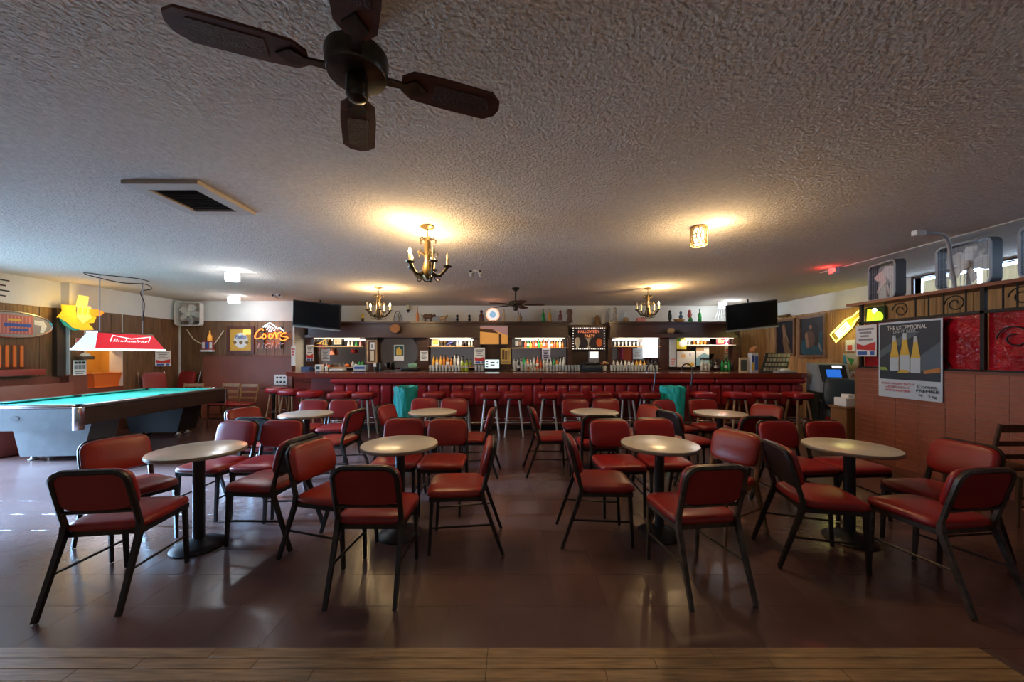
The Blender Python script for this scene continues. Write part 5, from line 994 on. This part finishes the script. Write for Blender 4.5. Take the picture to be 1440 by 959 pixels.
# office chair
oc = thing('office_chair', 'dark blue grey swivel office chair beside the brick partition end', 'chair', (5.60, 6.12, 0), 2.6)
for i in range(5): a = 2*PI*i/5; B().tube([(0, 0, .09), (.28*math.cos(a), .28*math.sin(a), .06)], [.025, .016], 8).build('base_arm', blackp, oc); B().lathe([(.028, -.012), (.028, .012)], 12, m=Matrix.Translation((.28*math.cos(a), .28*math.sin(a), .03)) @ Matrix.Rotation(PI/2, 4, 'X')).build('caster', blackp, oc)
navyv = mat('slate vinyl', (.035, .055, .065), .35)
B().lathe([(.03, .08), (.03, .43)], 12).build('gas_column', chrome, oc); B().cushion(.5, .48, [(.94, 0), (1, .02), (1, .06), (.9, .09), (.5, .10)], 4, 28, Matrix.Translation((0, .02, .43))).build('seat', navyv, oc)
Mo = Matrix.Translation((0, -.24, .80)) @ Matrix.Rotation(.12, 4, 'X') @ Matrix.Rotation(-PI/2, 4, 'X'); B().cushion(.46, .52, [(.95, 0), (1, .02), (.97, .06), (.7, .085)], 4, 28, Mo).build('backrest', navyv, oc)
for sx in (-1, 1): B().tube([(sx*.25, .1, .46), (sx*.29, .1, .66), (sx*.29, -.12, .68), (sx*.24, -.2, .66)], .018, 8).build('armrest', blackp, oc)
ws = thing('side_stand', 'small brown wooden stand at the end of the brick partition', 'stand', (XP+.06, 5.30, 0)); B().cbox((0, 0, .71), (.3, .3, .03), .006, 1).build('top', mat('stand wood', (.22, .10, .035), .5), ws); B().bb((-.13, -.13, 0.003), (.13, .13, .695)).build('body', mat('stand wood', (.22, .10, .035), .5), ws)
t = thing('paper_box', 'white paper box sitting on the small brown stand', 'box', (XP+.06, 5.30, .7255)); B().cbox((-.0, 0, .06), (.22, .2, .12), .006, 1).build('box', paper, t); B().cbox((.04, .02, .145), (.12, .12, .05), .004, 1).build('stack', paper, t)
# posters on the partition
def on_p(px0, py0, px1, py1): 
    X = XP-.012; d0, d1 = X*F/(px0-CX), X*F/(px1-CX); z1_, z0_ = PZ(py0, d0), PZ(py1, (d0+d1)/2); d = (d0+d1)/2
    return Vector((X, d, PZ((py0+py1)/2, d))), d0-d1, (py1-py0)*d/F
c, w2, h2 = on_p(1204, 457, 1233, 501)
fl = sheet('flyer', 'white flyer with red ribbon print on the iron screen by large poster', 'flyer', c, -PI/2, w2, h2, paper, fly())
c, w2, h2 = on_p(1236, 451, 1326, 561); 
btl = lambda cx, s, z: [(cx-.074*s, z), (cx+.074*s, z), (cx+.074*s, z+.19*s), (cx+.05*s, z+.27*s), (cx+.036*s, z+.36*s), (cx+.03*s, z+.43*s), (cx-.03*s, z+.43*s), (cx-.036*s, z+.36*s), (cx-.05*s, z+.27*s), (cx-.074*s, z+.19*s)]
pdk = mat('poster dark', (.022, .035, .055), .5); psl = mat('poster slate', (.08, .115, .15), .5); pye = mat('poster beer', (.62, .40, .06), .4); pgl = mat('poster silver', (.45, .52, .58), .5)
sheet('beer_poster', 'large poster of three golden bottles taped to the brick partition', 'poster', c, -PI/2, w2, h2, mat('poster paper', (.52, .60, .68), .6),
  [((-.475, -.26, .475, .475), pdk), ([(-.475, .12), (.0, .36), (.2, .36), (-.475, .02)], psl), ([(.1, .0), (.475, .22), (.475, -.1), (.2, -.14)], psl), (btl(-.22, 1.0, -.14), pye), (btl(.22-.10, 1.0, -.16), pye), (btl(-.05, 1.1, -.15), pye),
   ((-.295, -.145, -.15, .03), pgl), ((-.13, -.155, .03, .06), pgl), ((.045, -.165, .195, .02), pgl), ((-.245, .24, -.195, .32), pgl), ((-.08, .26, -.02, .345), pgl), ((.095, .22, .145, .30), pgl), ([(-.17, -.17), (.02, -.17), (.0, -.13), (-.1, -.125)], pye), ([(.24, -.13), (.475, -.09), (.475, -.15), (.25, -.17)], mat('poster orange', (.45, .18, .05), .6)), ([(-.475, -.14), (-.32, -.14), (-.36, -.10), (-.475, -.1)], mat('poster lime', (.25, .35, .08), .6))],
  [('THE EXCEPTIONAL', -.02, .415, .07, paper, .62), ('LIGHT BEER', -.05, .365, .05, pgl, .36), ('EVERY FRIDAY NIGHT', -.16, -.315, .035, redink, .55), ('LADIES NIGHT', -.16, -.36, .04, redink, .40), ('WITH PREMIER', -.16, -.405, .04, redink, .42), ('Corona', .29, -.33, .06, ink, .28), ('PREMIER', .30, -.385, .05, ink, .33), ('90', .2, -.44, .04, ink, .06), ('2.6g', .37, -.445, .04, ink, .12)])
